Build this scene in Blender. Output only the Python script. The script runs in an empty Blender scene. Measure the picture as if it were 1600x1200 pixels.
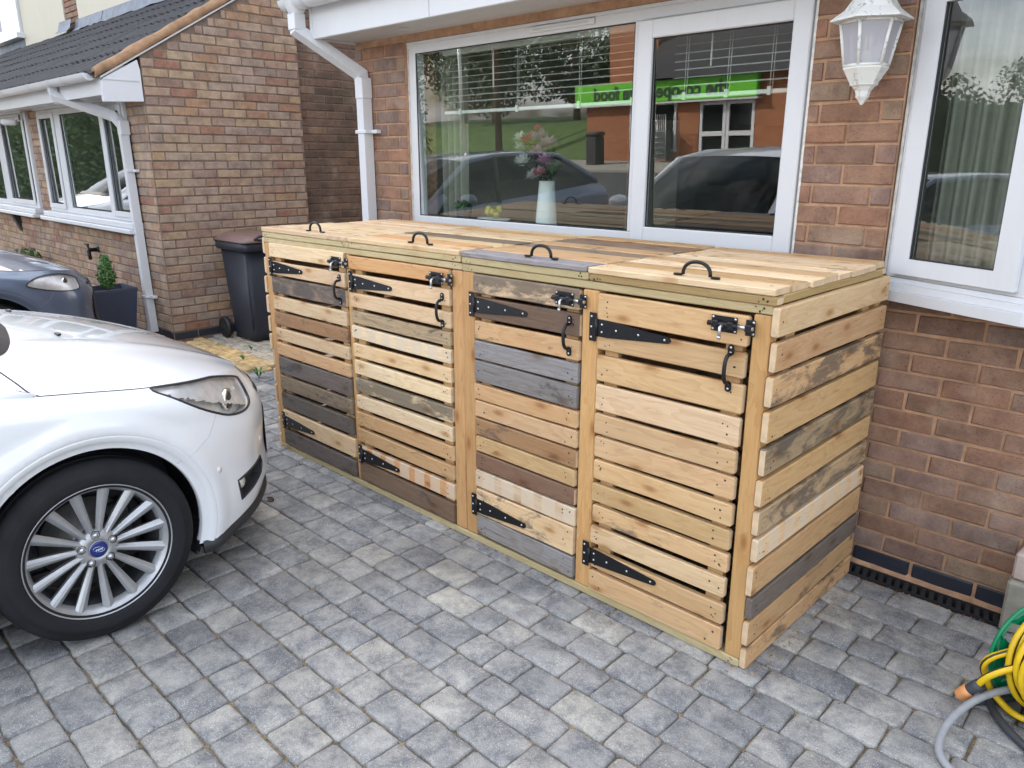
import bpy, bmesh, math, random
import numpy as np
from mathutils import Vector, Matrix, Euler
from mathutils.geometry import delaunay_2d_cdt
random.seed(7); rng = np.random.default_rng(5)
R = math.radians
sc = bpy.context.scene
C = sc.collection

# ---------------------------------------------------------------- camera
CAM = Vector((3.8506, -2.0568, 1.5992))
c_r = Vector((0.7179, 0.6961, 0.0016)); c_d = Vector((0.1972, -0.2011, -0.9595)); c_f = Vector((-0.6676, 0.6892, -0.2817))
FPX = 1194.17
cd_ = bpy.data.cameras.new('camera'); cam = bpy.data.objects.new('camera', cd_); C.objects.link(cam)
cd_.sensor_width = 36; cd_.lens = FPX / 1600 * 36; cd_.clip_start = 0.05; cd_.clip_end = 500
m3 = Matrix((c_r, -c_d, -c_f)).transposed()
cam.matrix_world = Matrix.Translation(CAM) @ m3.to_4x4()
sc.camera = cam
sc.cycles.max_bounces = 7; sc.cycles.diffuse_bounces = 3; sc.cycles.glossy_bounces = 4; sc.cycles.transmission_bounces = 4; sc.cycles.transparent_max_bounces = 10
sc.render.resolution_x = 1024; sc.render.resolution_y = 768

# ---------------------------------------------------------------- sky, sun, exposure
SUN_EL, SUN_AZ = R(32.6), R(-55.5)       # behind the houses: the drive lies in open shade; azimuth clockwise from +Y
w = bpy.data.worlds.new('World'); sc.world = w; w.use_nodes = True
nt = w.node_tree; nt.nodes.clear()
sky = nt.nodes.new('ShaderNodeTexSky'); sky.sky_type = 'NISHITA'; sky.sun_disc = False
sky.sun_elevation = SUN_EL; sky.sun_rotation = SUN_AZ; sky.air_density = 1.0; sky.dust_density = 3.0; sky.ozone_density = 0.6
bg = nt.nodes.new('ShaderNodeBackground'); bg.inputs[1].default_value = 0.15
wo = nt.nodes.new('ShaderNodeOutputWorld')
tcw = nt.nodes.new('ShaderNodeTexCoord'); mpw = nt.nodes.new('ShaderNodeMapping'); mpw.inputs['Scale'].default_value = (1, 1, 2.2)
cln = nt.nodes.new('ShaderNodeTexNoise'); cln.inputs['Scale'].default_value = 2.6; cln.inputs['Detail'].default_value = 5; cln.inputs['Roughness'].default_value = 0.6
clr = nt.nodes.new('ShaderNodeMapRange'); clr.inputs[1].default_value = 0.40; clr.inputs[2].default_value = 0.62
cmx = nt.nodes.new('ShaderNodeMix'); cmx.data_type = 'RGBA'; cmx.inputs[7].default_value = (8.7, 8.9, 9.3, 1)
nt.links.new(tcw.outputs['Generated'], mpw.inputs[0]); nt.links.new(mpw.outputs[0], cln.inputs['Vector']); nt.links.new(cln.outputs[0], clr.inputs[0]); nt.links.new(clr.outputs[0], cmx.inputs[0])
nt.links.new(sky.outputs[0], cmx.inputs[6]); nt.links.new(cmx.outputs[2], bg.inputs[0]); nt.links.new(bg.outputs[0], wo.inputs[0])
sl = bpy.data.lights.new('sun', 'SUN'); sl.energy = 4.2; sl.angle = R(0.6); sl.color = (1.0, 0.96, 0.89)
so = bpy.data.objects.new('sun', sl); C.objects.link(so)
sd = Vector((math.cos(SUN_EL) * math.sin(SUN_AZ), math.cos(SUN_EL) * math.cos(SUN_AZ), math.sin(SUN_EL)))
so.rotation_euler = sd.to_track_quat('Z', 'Y').to_euler(); so.location = (6, -6, 9)
vs = sc.view_settings; vs.view_transform = 'Standard'; vs.look = 'None'; vs.gamma = 1; vs.exposure = 1.5; vs.use_curve_mapping = False

def px(P):
    q = Vector(P) - CAM; z = q.dot(c_f)
    if z < 0.05: return None
    return (800 + FPX * q.dot(c_r) / z, 600 + FPX * q.dot(c_d) / z, z)

# ---------------------------------------------------------------- node helpers
def s2l(c):
    return tuple(((v / 255) / 12.92 if v / 255 <= 0.04045 else ((v / 255 + 0.055) / 1.055) ** 2.4) for v in c)
class NT:
    def __init__(s, name):
        s.m = bpy.data.materials.new(name); s.m.use_nodes = True; s.t = s.m.node_tree; s.t.nodes.clear()
        s.out = s.n('OutputMaterial')
    def n(s, typ, **kw):
        n = s.t.nodes.new('ShaderNode' + typ)
        for k, v in kw.items(): setattr(n, k, v)
        return n
    def l(s, a, b): s.t.links.new(a, b)
    def set(s, sock, v):
        if hasattr(v, 'is_output') or isinstance(v, bpy.types.NodeSocket): s.l(v, sock)
        elif isinstance(v, (tuple, list)) and len(v) == 3 and sock.type == 'RGBA': sock.default_value = (*v, 1)
        else: sock.default_value = v
    def math(s, op, a, b=None, clamp=False):
        n = s.n('Math', operation=op); n.use_clamp = clamp; s.set(n.inputs[0], a)
        if b is not None: s.set(n.inputs[1], b)
        return n.outputs[0]
    def vmath(s, op, a, b=None):
        n = s.n('VectorMath', operation=op); s.set(n.inputs[0], a)
        if b is not None: s.set(n.inputs[1], b)
        return n.outputs[0]
    def scale(s, a, v): 
        n = s.n('VectorMath', operation='MULTIPLY'); s.set(n.inputs[0], a); n.inputs[1].default_value = v; return n.outputs[0]
    def mix(s, f, a, b, mode='MIX'):
        n = s.n('Mix', data_type='RGBA', blend_type=mode); s.set(n.inputs[0], f); s.set(n.inputs[6], a); s.set(n.inputs[7], b); return n.outputs[2]
    def ramp(s, f, stops, interp='LINEAR'):
        n = s.n('ValToRGB'); r = n.color_ramp; r.interpolation = interp
        while len(r.elements) < len(stops): r.elements.new(0.5)
        for e, (p, c) in zip(r.elements, stops):
            e.position = p; e.color = (*c, 1) if len(c) == 3 else c
        s.set(n.inputs[0], f); return n.outputs[0]
    def noise(s, vec, scale, detail=4, rough=0.55, dist=0.0):
        n = s.n('TexNoise'); s.set(n.inputs['Vector'], vec) if vec is not None else None
        n.inputs['Scale'].default_value = scale; n.inputs['Detail'].default_value = detail
        n.inputs['Roughness'].default_value = rough; n.inputs['Distortion'].default_value = dist
        return n.outputs[0]
    def step(s, f, lo, hi):
        n = s.n('MapRange'); s.set(n.inputs[0], f); n.inputs[1].default_value = lo; n.inputs[2].default_value = hi; n.clamp = True; return n.outputs[0]
    def obj(s): return s.n('TexCoord').outputs['Object']
    def pos(s): return s.n('NewGeometry').outputs['Position']
    def bump(s, h, strength, dist=0.01):
        n = s.n('Bump'); n.inputs['Strength'].default_value = strength; n.inputs['Distance'].default_value = dist; s.set(n.inputs['Height'], h); return n.outputs[0]
    def bsdf(s, color, rough=0.6, metal=0.0, normal=None, **kw):
        b = s.n('BsdfPrincipled'); s.set(b.inputs['Base Color'], color); s.set(b.inputs['Roughness'], rough); s.set(b.inputs['Metallic'], metal)
        if normal is not None: s.l(normal, b.inputs['Normal'])
        for k, v in kw.items(): s.set(b.inputs[k.replace('_', ' ')], v)
        s.l(b.outputs[0], s.out.inputs[0]); return b
_M = {}
def simple(name, col, rough=0.5, metal=0.0, var=0.0, vscale=12, bump=0.0, bscale=60, **kw):
    if name in _M: return _M[name]
    t = NT(name); c = col
    if var > 0:
        nz = t.noise(t.obj(), vscale, 5, 0.6)
        c = t.mix(t.step(nz, 0.3, 0.72), tuple(v * (1 - var) for v in col), tuple(min(1, v * (1 + var)) for v in col))
    nrm = t.bump(t.noise(t.obj(), bscale, 4), bump, 0.004) if bump else None
    t.bsdf(c, rough, metal, nrm, **kw); _M[name] = t.m; return t.m

def rand_src(t, island):
    if island: return t.n('NewGeometry').outputs['Random Per Island']
    return t.n('ObjectInfo').outputs['Random']

def brick_mat(name, stops, island=False, pit=0.5, dark=0.0):
    t = NT(name); r = rand_src(t, island)
    base = t.ramp(r, stops)
    p = t.pos()
    blot = t.noise(p, 11, 3, 0.6); fine = t.noise(p, 90, 3, 0.7); pits = t.noise(p, 190, 1, 0.5)
    c = t.mix(t.step(blot, 0.35, 0.7), base, t.mix(1.0, base, (0.62, 0.60, 0.62), 'MULTIPLY'))
    c = t.mix(t.math('MULTIPLY', t.step(t.noise(p, 4.3, 3, 0.7), 0.52, 0.72), 0.35), c, (0.42, 0.34, 0.26))
    c = t.mix(t.math('MULTIPLY', t.step(fine, 0.45, 0.75), 0.5), c, t.mix(1.0, c, (1.5, 1.45, 1.4), 'MULTIPLY'))
    c = t.mix(t.math('MULTIPLY', t.step(pits, 0.64, 0.74), pit), c, (0.03, 0.022, 0.018))
    if dark: c = t.mix(t.math('MULTIPLY', t.step(t.noise(p, 1.6, 3, 0.6), 0.42, 0.62), dark), c, (0.03, 0.026, 0.022))
    h = t.math('ADD', t.math('MULTIPLY', fine, 0.6), t.math('MULTIPLY', t.step(pits, 0.6, 0.75), -1.0))
    t.bsdf(c, 0.9, 0, t.bump(h, 0.5, 0.004)); return t.m

def wood_mat(name, striped=False, green=False, weathered=False, dark=False):
    """boards: local X is the grain; object colour = tone, alpha = how much grey / black staining"""
    t = NT(name); oi = t.n('ObjectInfo'); rnd = oi.outputs['Random']
    off = t.n('CombineXYZ'); t.set(off.inputs[0], t.math('MULTIPLY', rnd, 37.0)); t.set(off.inputs[1], t.math('MULTIPLY', rnd, 91.0)); t.set(off.inputs[2], t.math('MULTIPLY', rnd, 53.0))
    oc = t.obj(); v = t.vmath('ADD', oc, off.outputs[0])
    broad = t.noise(t.scale(v, (1.5, 9, 9)), 1.0, 3, 0.5, 0.6)
    rings = t.math('FRACT', t.math('MULTIPLY', broad, 11.0))
    rings = t.math('MULTIPLY', rings, rings)
    fib = t.noise(t.scale(v, (7, 190, 190)), 1.0, 4, 0.65)
    tone = t.noise(t.scale(v, (2.2, 5, 5)), 1.0, 3, 0.5)
    base = oi.outputs['Color']
    c = t.mix(t.math('MULTIPLY', rings, 0.42), base, t.mix(1.0, base, (0.72, 0.60, 0.48), 'MULTIPLY'))
    c = t.mix(t.math('MULTIPLY', t.step(fib, 0.45, 0.8), 0.5), c, t.mix(1.0, base, (0.66, 0.56, 0.47), 'MULTIPLY'))
    c = t.mix(t.math('MULTIPLY', t.step(tone, 0.35, 0.7), 0.4), c, t.mix(1.0, c, (1.08, 0.98, 0.86), 'MULTIPLY'))
    # knots
    vo = t.n('TexVoronoi', voronoi_dimensions='2D'); sv_ = t.n('SeparateXYZ'); t.l(v, sv_.inputs[0]); cv_ = t.n('CombineXYZ'); t.set(cv_.inputs[0], t.math('MULTIPLY', sv_.outputs[0], 5.0)); t.set(cv_.inputs[1], t.math('MULTIPLY', sv_.outputs[2], 12.0)); t.l(cv_.outputs[0], vo.inputs['Vector']); vo.inputs['Scale'].default_value = 0.9
    kd = vo.outputs['Distance']; kc = t.n('SeparateColor'); t.l(vo.outputs['Color'], kc.inputs[0])
    gate = t.math('GREATER_THAN', kc.outputs[0], 0.66)
    kn = t.math('MULTIPLY', t.math('SUBTRACT', 1.0, t.step(kd, 0.04, 0.17)), gate)
    c = t.mix(t.math('MULTIPLY', kn, 0.85), c, t.mix(1.0, base, (0.34, 0.20, 0.11), 'MULTIPLY')); halo = t.math('MULTIPLY', t.math('SUBTRACT', 1.0, t.step(kd, 0.12, 0.42)), gate); c = t.mix(t.math('MULTIPLY', halo, 0.4), c, t.mix(1.0, base, (0.78, 0.60, 0.42), 'MULTIPLY'))
    grub = t.noise(t.scale(v, (9, 20, 40)), 1.0, 4, 0.7); c = t.mix(t.math('MULTIPLY', t.step(grub, 0.58, 0.74), 0.42), c, t.mix(1.0, base, (0.42, 0.36, 0.31), 'MULTIPLY'))
    if striped:
        sx = t.n('SeparateXYZ'); t.l(oc, sx.inputs[0])
        ph = t.math('FRACT', t.math('ADD', t.math('MULTIPLY', sx.outputs[0], 9.0), t.math('MULTIPLY', rnd, 0.6)))
        ph = t.math('ADD', ph, t.math('MULTIPLY', t.math('SUBTRACT', fib, 0.5), 0.06)); st = t.math('MULTIPLY', t.step(ph, 0.30, 0.34), t.math('SUBTRACT', 1.0, t.step(ph, 0.92, 0.96)))
        c = t.mix(t.math('MULTIPLY', st, 0.66), c, (0.66, 0.54, 0.40))
    # staining / weathering by the alpha of the object colour
    al = oi.outputs['Alpha']
    sm = t.noise(t.scale(v, (4.5, 7, 13)), 1.0, 5, 0.74, 0.5)
    lo = t.math('SUBTRACT', 0.70, t.math('MULTIPLY', al, 0.40))
    stain = t.math('MULTIPLY', t.math('SUBTRACT', sm, lo), 9.0, True)
    stain = t.math('MULTIPLY', stain, t.math('GREATER_THAN', al, 0.02))
    c = t.mix(t.math('MULTIPLY', stain, 0.72), c, (0.05, 0.048, 0.047))
    if green:
        c = t.mix(t.math('MULTIPLY', t.step(tone, 0.3, 0.6), 0.20), c, (0.34, 0.34, 0.15))
    if weathered:
        crack = t.noise(t.scale(v, (5, 240, 240)), 1.0, 5, 0.75)
        c = t.mix(t.math('MULTIPLY', t.step(crack, 0.52, 0.68), 0.75), c, (0.07, 0.062, 0.055))
    h = t.math('ADD', t.math('MULTIPLY', fib, 0.7), t.math('MULTIPLY', rings, 0.25))
    nrm = t.bump(h, 0.85 if weathered else 0.4, 0.003)
    t.bsdf(c, 0.72 if not weathered else 0.88, 0, nrm); return t.m

def paver_mat(name, stops, island=False):
    t = NT(name); r = rand_src(t, island); p = t.pos()
    base = t.ramp(r, stops)
    r2 = t.math('FRACT', t.math('MULTIPLY', r, 17.3))
    off = t.n('CombineXYZ'); t.set(off.inputs[2], t.math('MULTIPLY', r, 40.0))
    pv = t.vmath('ADD', p, off.outputs[0])
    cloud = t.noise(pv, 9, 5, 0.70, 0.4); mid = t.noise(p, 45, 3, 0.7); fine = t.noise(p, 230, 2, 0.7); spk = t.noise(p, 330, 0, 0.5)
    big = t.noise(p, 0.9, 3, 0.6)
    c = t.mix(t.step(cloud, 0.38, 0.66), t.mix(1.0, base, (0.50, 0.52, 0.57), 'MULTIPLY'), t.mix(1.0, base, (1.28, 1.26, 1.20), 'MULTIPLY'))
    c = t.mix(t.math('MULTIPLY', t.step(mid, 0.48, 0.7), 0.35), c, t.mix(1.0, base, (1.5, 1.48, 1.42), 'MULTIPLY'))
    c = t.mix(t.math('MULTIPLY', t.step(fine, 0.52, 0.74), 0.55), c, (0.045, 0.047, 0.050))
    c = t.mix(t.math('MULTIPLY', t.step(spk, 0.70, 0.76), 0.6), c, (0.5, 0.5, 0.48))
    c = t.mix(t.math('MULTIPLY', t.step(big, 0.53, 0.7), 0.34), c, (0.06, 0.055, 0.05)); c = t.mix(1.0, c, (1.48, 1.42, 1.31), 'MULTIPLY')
    h = t.math('ADD', t.math('MULTIPLY', mid, 0.8), t.math('MULTIPLY', fine, 0.4))
    t.bsdf(c, 0.82, 0, t.bump(h, 0.55, 0.006)); return t.m

def glass_mat(name, tint=(0.86, 0.93, 0.91), ior=1.6, gain=1.75):
    t = NT(name); ge = t.n('NewGeometry'); f0 = ((ior - 1) / (ior + 1)) ** 2     # Schlick, the same from both sides
    dt = t.n('VectorMath', operation='DOT_PRODUCT'); t.l(ge.outputs['Incoming'], dt.inputs[0]); t.l(ge.outputs['Normal'], dt.inputs[1])
    fr_ = t.math('ADD', f0, t.math('MULTIPLY', t.math('POWER', t.math('SUBTRACT', 1.0, t.math('ABSOLUTE', dt.outputs['Value']), True), 5.0), 1 - f0))
    tr = t.n('BsdfTransparent'); tr.inputs[0].default_value = (*tint, 1)
    gl = t.n('BsdfGlossy'); gl.inputs['Roughness'].default_value = 0.0; gl.inputs['Color'].default_value = (1, 1, 1, 1)
    fac = t.math('MULTIPLY', fr_, gain, True)
    mx = t.n('MixShader'); t.l(fac, mx.inputs[0]); t.l(tr.outputs[0], mx.inputs[1]); t.l(gl.outputs[0], mx.inputs[2])
    t.l(mx.outputs[0], t.out.inputs[0]); return t.m

def paint_mat(name, col, flake=0.0, rough=0.28):
    t = NT(name); c = col
    p = t.obj()
    if flake:
        c = t.mix(t.math('MULTIPLY', t.noise(p, 900, 1, 0.5), flake), col, tuple(min(1, v * 2.2 + 0.05) for v in col))
    dirt = t.step(t.noise(p, 5, 5, 0.65), 0.52, 0.8)
    c = t.mix(t.math('MULTIPLY', dirt, 0.12), c, (0.30, 0.28, 0.25))
    b = t.bsdf(c, rough, 0.35 if flake else 0.0)
    b.inputs['Coat Weight'].default_value = 1.0; b.inputs['Coat Roughness'].default_value = 0.04
    return t.m

# ---------------------------------------------------------------- materials
MAT = {}
OUR = [(0.0, s2l((122, 96, 82))), (0.2, s2l((150, 116, 94))), (0.4, s2l((140, 118, 108))), (0.55, s2l((156, 114, 88))), (0.7, s2l((126, 106, 98))), (0.85, s2l((150, 126, 104))), (1.0, s2l((138, 102, 82)))]
NB = [(0.0, s2l((146, 118, 98))), (0.15, s2l((172, 148, 124))), (0.3, s2l((156, 138, 124))), (0.45, s2l((176, 152, 122))), (0.58, s2l((160, 130, 110))), (0.7, s2l((172, 150, 132))), (0.82, s2l((150, 132, 120))), (0.94, s2l((152, 112, 92))), (1.0, s2l((174, 146, 114)))]
ND = [(0.0, s2l((96, 78, 66))), (0.35, s2l((124, 102, 86))), (0.7, s2l((112, 88, 74))), (1.0, s2l((136, 110, 90)))]  # older side wall: dark staining and alley shade both put into these tones
MAT['brick_our'] = brick_mat('brick_red_brown', OUR); MAT['brick_our_i'] = brick_mat('brick_red_brown_field', OUR, True)
MAT['brick_nb'] = brick_mat('brick_buff_multi', NB, False, 0.3); MAT['brick_nb_i'] = brick_mat('brick_buff_multi_field', NB, True, 0.3)
MAT['brick_nd'] = brick_mat('brick_stained_shaded', ND, False, 0.3, 0.45); MAT['brick_nd_i'] = brick_mat('brick_stained_shaded_field', ND, True, 0.3, 0.45); MAT['brick_blue'] = simple('brick_engineering_blue', s2l((40, 44, 54)), 0.5, 0, 0.25, 14, 0.3)
MAT['mortar_our'] = simple('mortar_tan', s2l((170, 134, 106)), 0.95, 0, 0.28, 20, 0.6, 120)
MAT['mortar_nb'] = simple('mortar_grey_brown', s2l((120, 104, 92)), 0.95, 0, 0.25, 18, 0.6, 120)
MAT['mortar_pale'] = simple('mortar_verge', s2l((150, 118, 90)), 0.95, 0, 0.35, 9, 0.9, 40)
def upvc(name, col, dirt):
    t = NT(name); p = t.pos(); st = t.noise(t.scale(p, (9, 9, 1.6)), 1.0, 4, 0.7); bl = t.noise(p, 2.2, 4, 0.65); sp = t.noise(p, 60, 3, 0.7)
    m = t.math('MULTIPLY', t.step(st, 0.45, 0.8), t.step(bl, 0.40, 0.70)); c = t.mix(t.math('MULTIPLY', m, dirt), col, (0.20, 0.19, 0.165)); c = t.mix(t.math('MULTIPLY', t.step(sp, 0.62, 0.8), dirt * 0.5), c, (0.25, 0.24, 0.22))
    t.bsdf(c, 0.34); return t.m
MAT['upvc'] = upvc('white_upvc', (0.64, 0.65, 0.67), 0.13)
MAT['upvc_dirty'] = upvc('white_upvc_weathered', (0.54, 0.54, 0.535), 0.4)
MAT['rubber'] = simple('black_rubber', (0.018, 0.018, 0.02), 0.55)
MAT['sealant'] = simple('sealant', (0.66, 0.64, 0.6), 0.8, 0, 0.25, 30, 0.5, 60)
MAT['glass'] = glass_mat('window_glass', (0.82, 0.90, 0.88), 1.6, 2.9)
MAT['lead'] = simple('lead_flashing', s2l((104, 112, 124)), 0.55, 0.2, 0.35, 7, 0.6, 25)
MAT['tile'] = simple('roof_tile_charcoal', s2l((58, 57, 60)), 0.9, 0, 0.45, 30, 0.9, 70)
MAT['cream'] = simple('cream_cladding', s2l((196, 190, 172)), 0.6, 0, 0.03, 3)
MAT['black'] = simple('black_iron', (0.012, 0.012, 0.014), 0.38, 0.3, 0.2, 60, 0.25, 200)
MAT['steel'] = simple('zinc_steel', (0.55, 0.55, 0.56), 0.3, 0.9)
MAT['nail'] = simple('dark_nail_hole', (0.02, 0.017, 0.015), 0.7)
MAT['plastic_dark'] = simple('bin_plastic', s2l((40, 44, 54)), 0.5, 0, 0.12, 6, 0.15, 150)
MAT['plastic_brown'] = simple('bin_lid_brown', s2l((122, 98, 92)), 0.4, 0, 0.12, 6)
MAT['wood'] = wood_mat('pallet_wood'); MAT['wood_s'] = wood_mat('pallet_wood_striped', striped=True)
MAT['wood_g'] = wood_mat('treated_timber', green=True); MAT['wood_w'] = wood_mat('weathered_pallet_wood', weathered=True)
GREY = [(0.0, (0.145, 0.152, 0.17)), (0.2, (0.195, 0.203, 0.22)), (0.4, (0.17, 0.178, 0.195)), (0.6, (0.225, 0.23, 0.24)), (0.8, (0.205, 0.212, 0.226)), (0.95, (0.24, 0.242, 0.245)), (1.0, (0.28, 0.279, 0.27))]
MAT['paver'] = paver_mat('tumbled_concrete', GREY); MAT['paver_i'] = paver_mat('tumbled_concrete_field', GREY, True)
BUFF = [(0.0, (0.30, 0.27, 0.23)), (0.5, (0.36, 0.32, 0.26)), (1.0, (0.27, 0.26, 0.24))]
MAT['paver_b'] = paver_mat('buff_block', BUFF); MAT['paver_y'] = paver_mat('yellow_block', [(0.0, (0.42, 0.29, 0.13)), (1.0, (0.47, 0.35, 0.18))])
t_ = NT('joint_sand'); p_ = t_.pos(); n1 = t_.noise(p_, 24, 4, 0.7); n2 = t_.noise(p_, 260, 2, 0.6)
cs = t_.mix(t_.step(n1, 0.40, 0.62), (0.13, 0.11, 0.085), (0.42, 0.30, 0.17)); cs = t_.mix(t_.step(n2, 0.4, 0.7), cs, (0.05, 0.045, 0.035))
t_.bsdf(cs, 0.95, 0, t_.bump(n2, 0.8, 0.004)); MAT['sand'] = t_.m
MAT['white_paint'] = paint_mat('car_paint_white', (0.70, 0.72, 0.745)); MAT['blue_paint'] = paint_mat('car_paint_grey_blue', s2l((78, 90, 110)), 0.35, 0.35)
MAT['tyre'] = simple('tyre_rubber', (0.014, 0.0145, 0.017), 0.8, 0, 0.25, 9, 0.2, 120, Specular_IOR_Level=0.25)
MAT['alloy'] = simple('alloy_silver', (0.40, 0.41, 0.425), 0.36, 0.6, 0.1, 20)
MAT['disc'] = simple('brake_disc', (0.25, 0.24, 0.23), 0.4, 0.8, 0.2, 30)
MAT['trim'] = simple('black_trim', (0.02, 0.02, 0.023), 0.55, 0, 0.2, 30, 0.3, 200)
MAT['chrome'] = simple('chrome', (0.80, 0.79, 0.77), 0.12, 1.0)
MAT['satin'] = simple('satin_lamp_bezel', (0.62, 0.61, 0.60), 0.34, 0.45, 0.15, 30); MAT['reflector'] = simple('lamp_reflector', (0.72, 0.70, 0.67), 0.3, 0.25, 0.2, 30)
MAT['gap_soft'] = simple('panel_gap_fine', (0.30, 0.31, 0.33), 0.8); MAT['end_grain'] = simple('end_grain', s2l((206, 180, 146)), 0.85, 0, 0.15, 40, 0.3, 120); MAT['gap'] = simple('panel_gap', (0.06, 0.06, 0.065), 0.8)
MAT['red_lamp'] = simple('tail_lamp_red', (0.45, 0.02, 0.02), 0.15)
MAT['badge_blue'] = simple('badge_blue', s2l((28, 44, 110)), 0.2)
MAT['car_glass'] = glass_mat('car_glass', (0.16, 0.20, 0.21), 1.45, 0.8)
MAT['lens'] = glass_mat('lamp_lens', (0.97, 0.975, 0.98), 1.42, 0.9)
MAT['seat'] = simple('seat_fabric', (0.03, 0.03, 0.035), 0.9)
MAT['room'] = simple('room_plaster', s2l((176, 172, 160)), 0.9, 0, 0.05, 3)
MAT['floor'] = simple('room_floor', s2l((90, 74, 58)), 0.6, 0, 0.2, 3)
MAT['fabric'] = simple('curtain_fabric', s2l((158, 154, 142)), 0.9, 0, 0.08, 6, 0.3, 90)
MAT['blind'] = simple('blind_slat', s2l((236, 234, 228)), 0.5)
MAT['ceramic'] = simple('white_ceramic', (0.90, 0.91, 0.89), 0.25)
MAT['leaf'] = simple('leaf_green', (0.045, 0.10, 0.025), 0.6, 0, 0.5, 8)
MAT['leaf_bright'] = simple('leaf_box_green', (0.06, 0.17, 0.03), 0.55, 0, 0.4, 20)
MAT['leaf_dark'] = simple('leaf_dark', (0.035, 0.065, 0.02), 0.7, 0, 0.6, 3)
MAT['stem'] = simple('stem_brown', (0.12, 0.08, 0.05), 0.9, 0, 0.3, 12)
MAT['green_plastic'] = simple('green_plastic', s2l((0, 128, 84)), 0.35, 0, 0.06, 8)
MAT['orange'] = simple('orange_plastic', s2l((214, 148, 92)), 0.45, 0, 0.08, 20)
MAT['grey_hose'] = simple('grey_hose', s2l((150, 152, 156)), 0.42, 0, 0.12, 25)
MAT['dark_grey'] = simple('dark_grey_plastic', s2l((62, 66, 72)), 0.5, 0, 0.1, 15)
MAT['planter'] = simple('planter_slate', s2l((58, 66, 84)), 0.6, 0, 0.12, 8, 0.2, 90)
MAT['soil'] = simple('soil', (0.05, 0.035, 0.025), 0.95, 0, 0.4, 40, 0.9, 60)
# ---------------------------------------------------------------- mesh helpers
def Wm(o):
    m = o.matrix_basis
    if o.parent: m = Wm(o.parent) @ o.matrix_parent_inverse @ m
    return m
def par(o, p):
    o.parent = p; o.matrix_parent_inverse = Wm(p).inverted(); return o
def tag(o, label=None, cat=None, group=None, kind=None):
    if label: o['label'] = label
    if cat: o['category'] = cat
    if group: o['group'] = group
    if kind: o['kind'] = kind
    return o
def empty(name, loc, label=None, cat=None, group=None, rz=0.0):
    o = bpy.data.objects.new(name, None); C.objects.link(o); o.location = loc; o.rotation_euler = (0, 0, rz); o.empty_display_size = 0.1
    return tag(o, label, cat, group)
def link(name, me, parent=None, local=False, loc=None, rot=None, scale=None):
    o = bpy.data.objects.new(name, me); C.objects.link(o)
    if loc is not None: o.location = loc
    if rot is not None: o.rotation_euler = rot
    if scale is not None: o.scale = scale
    if parent is not None:
        if local: o.parent = parent
        else: par(o, parent)
    return o
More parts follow.
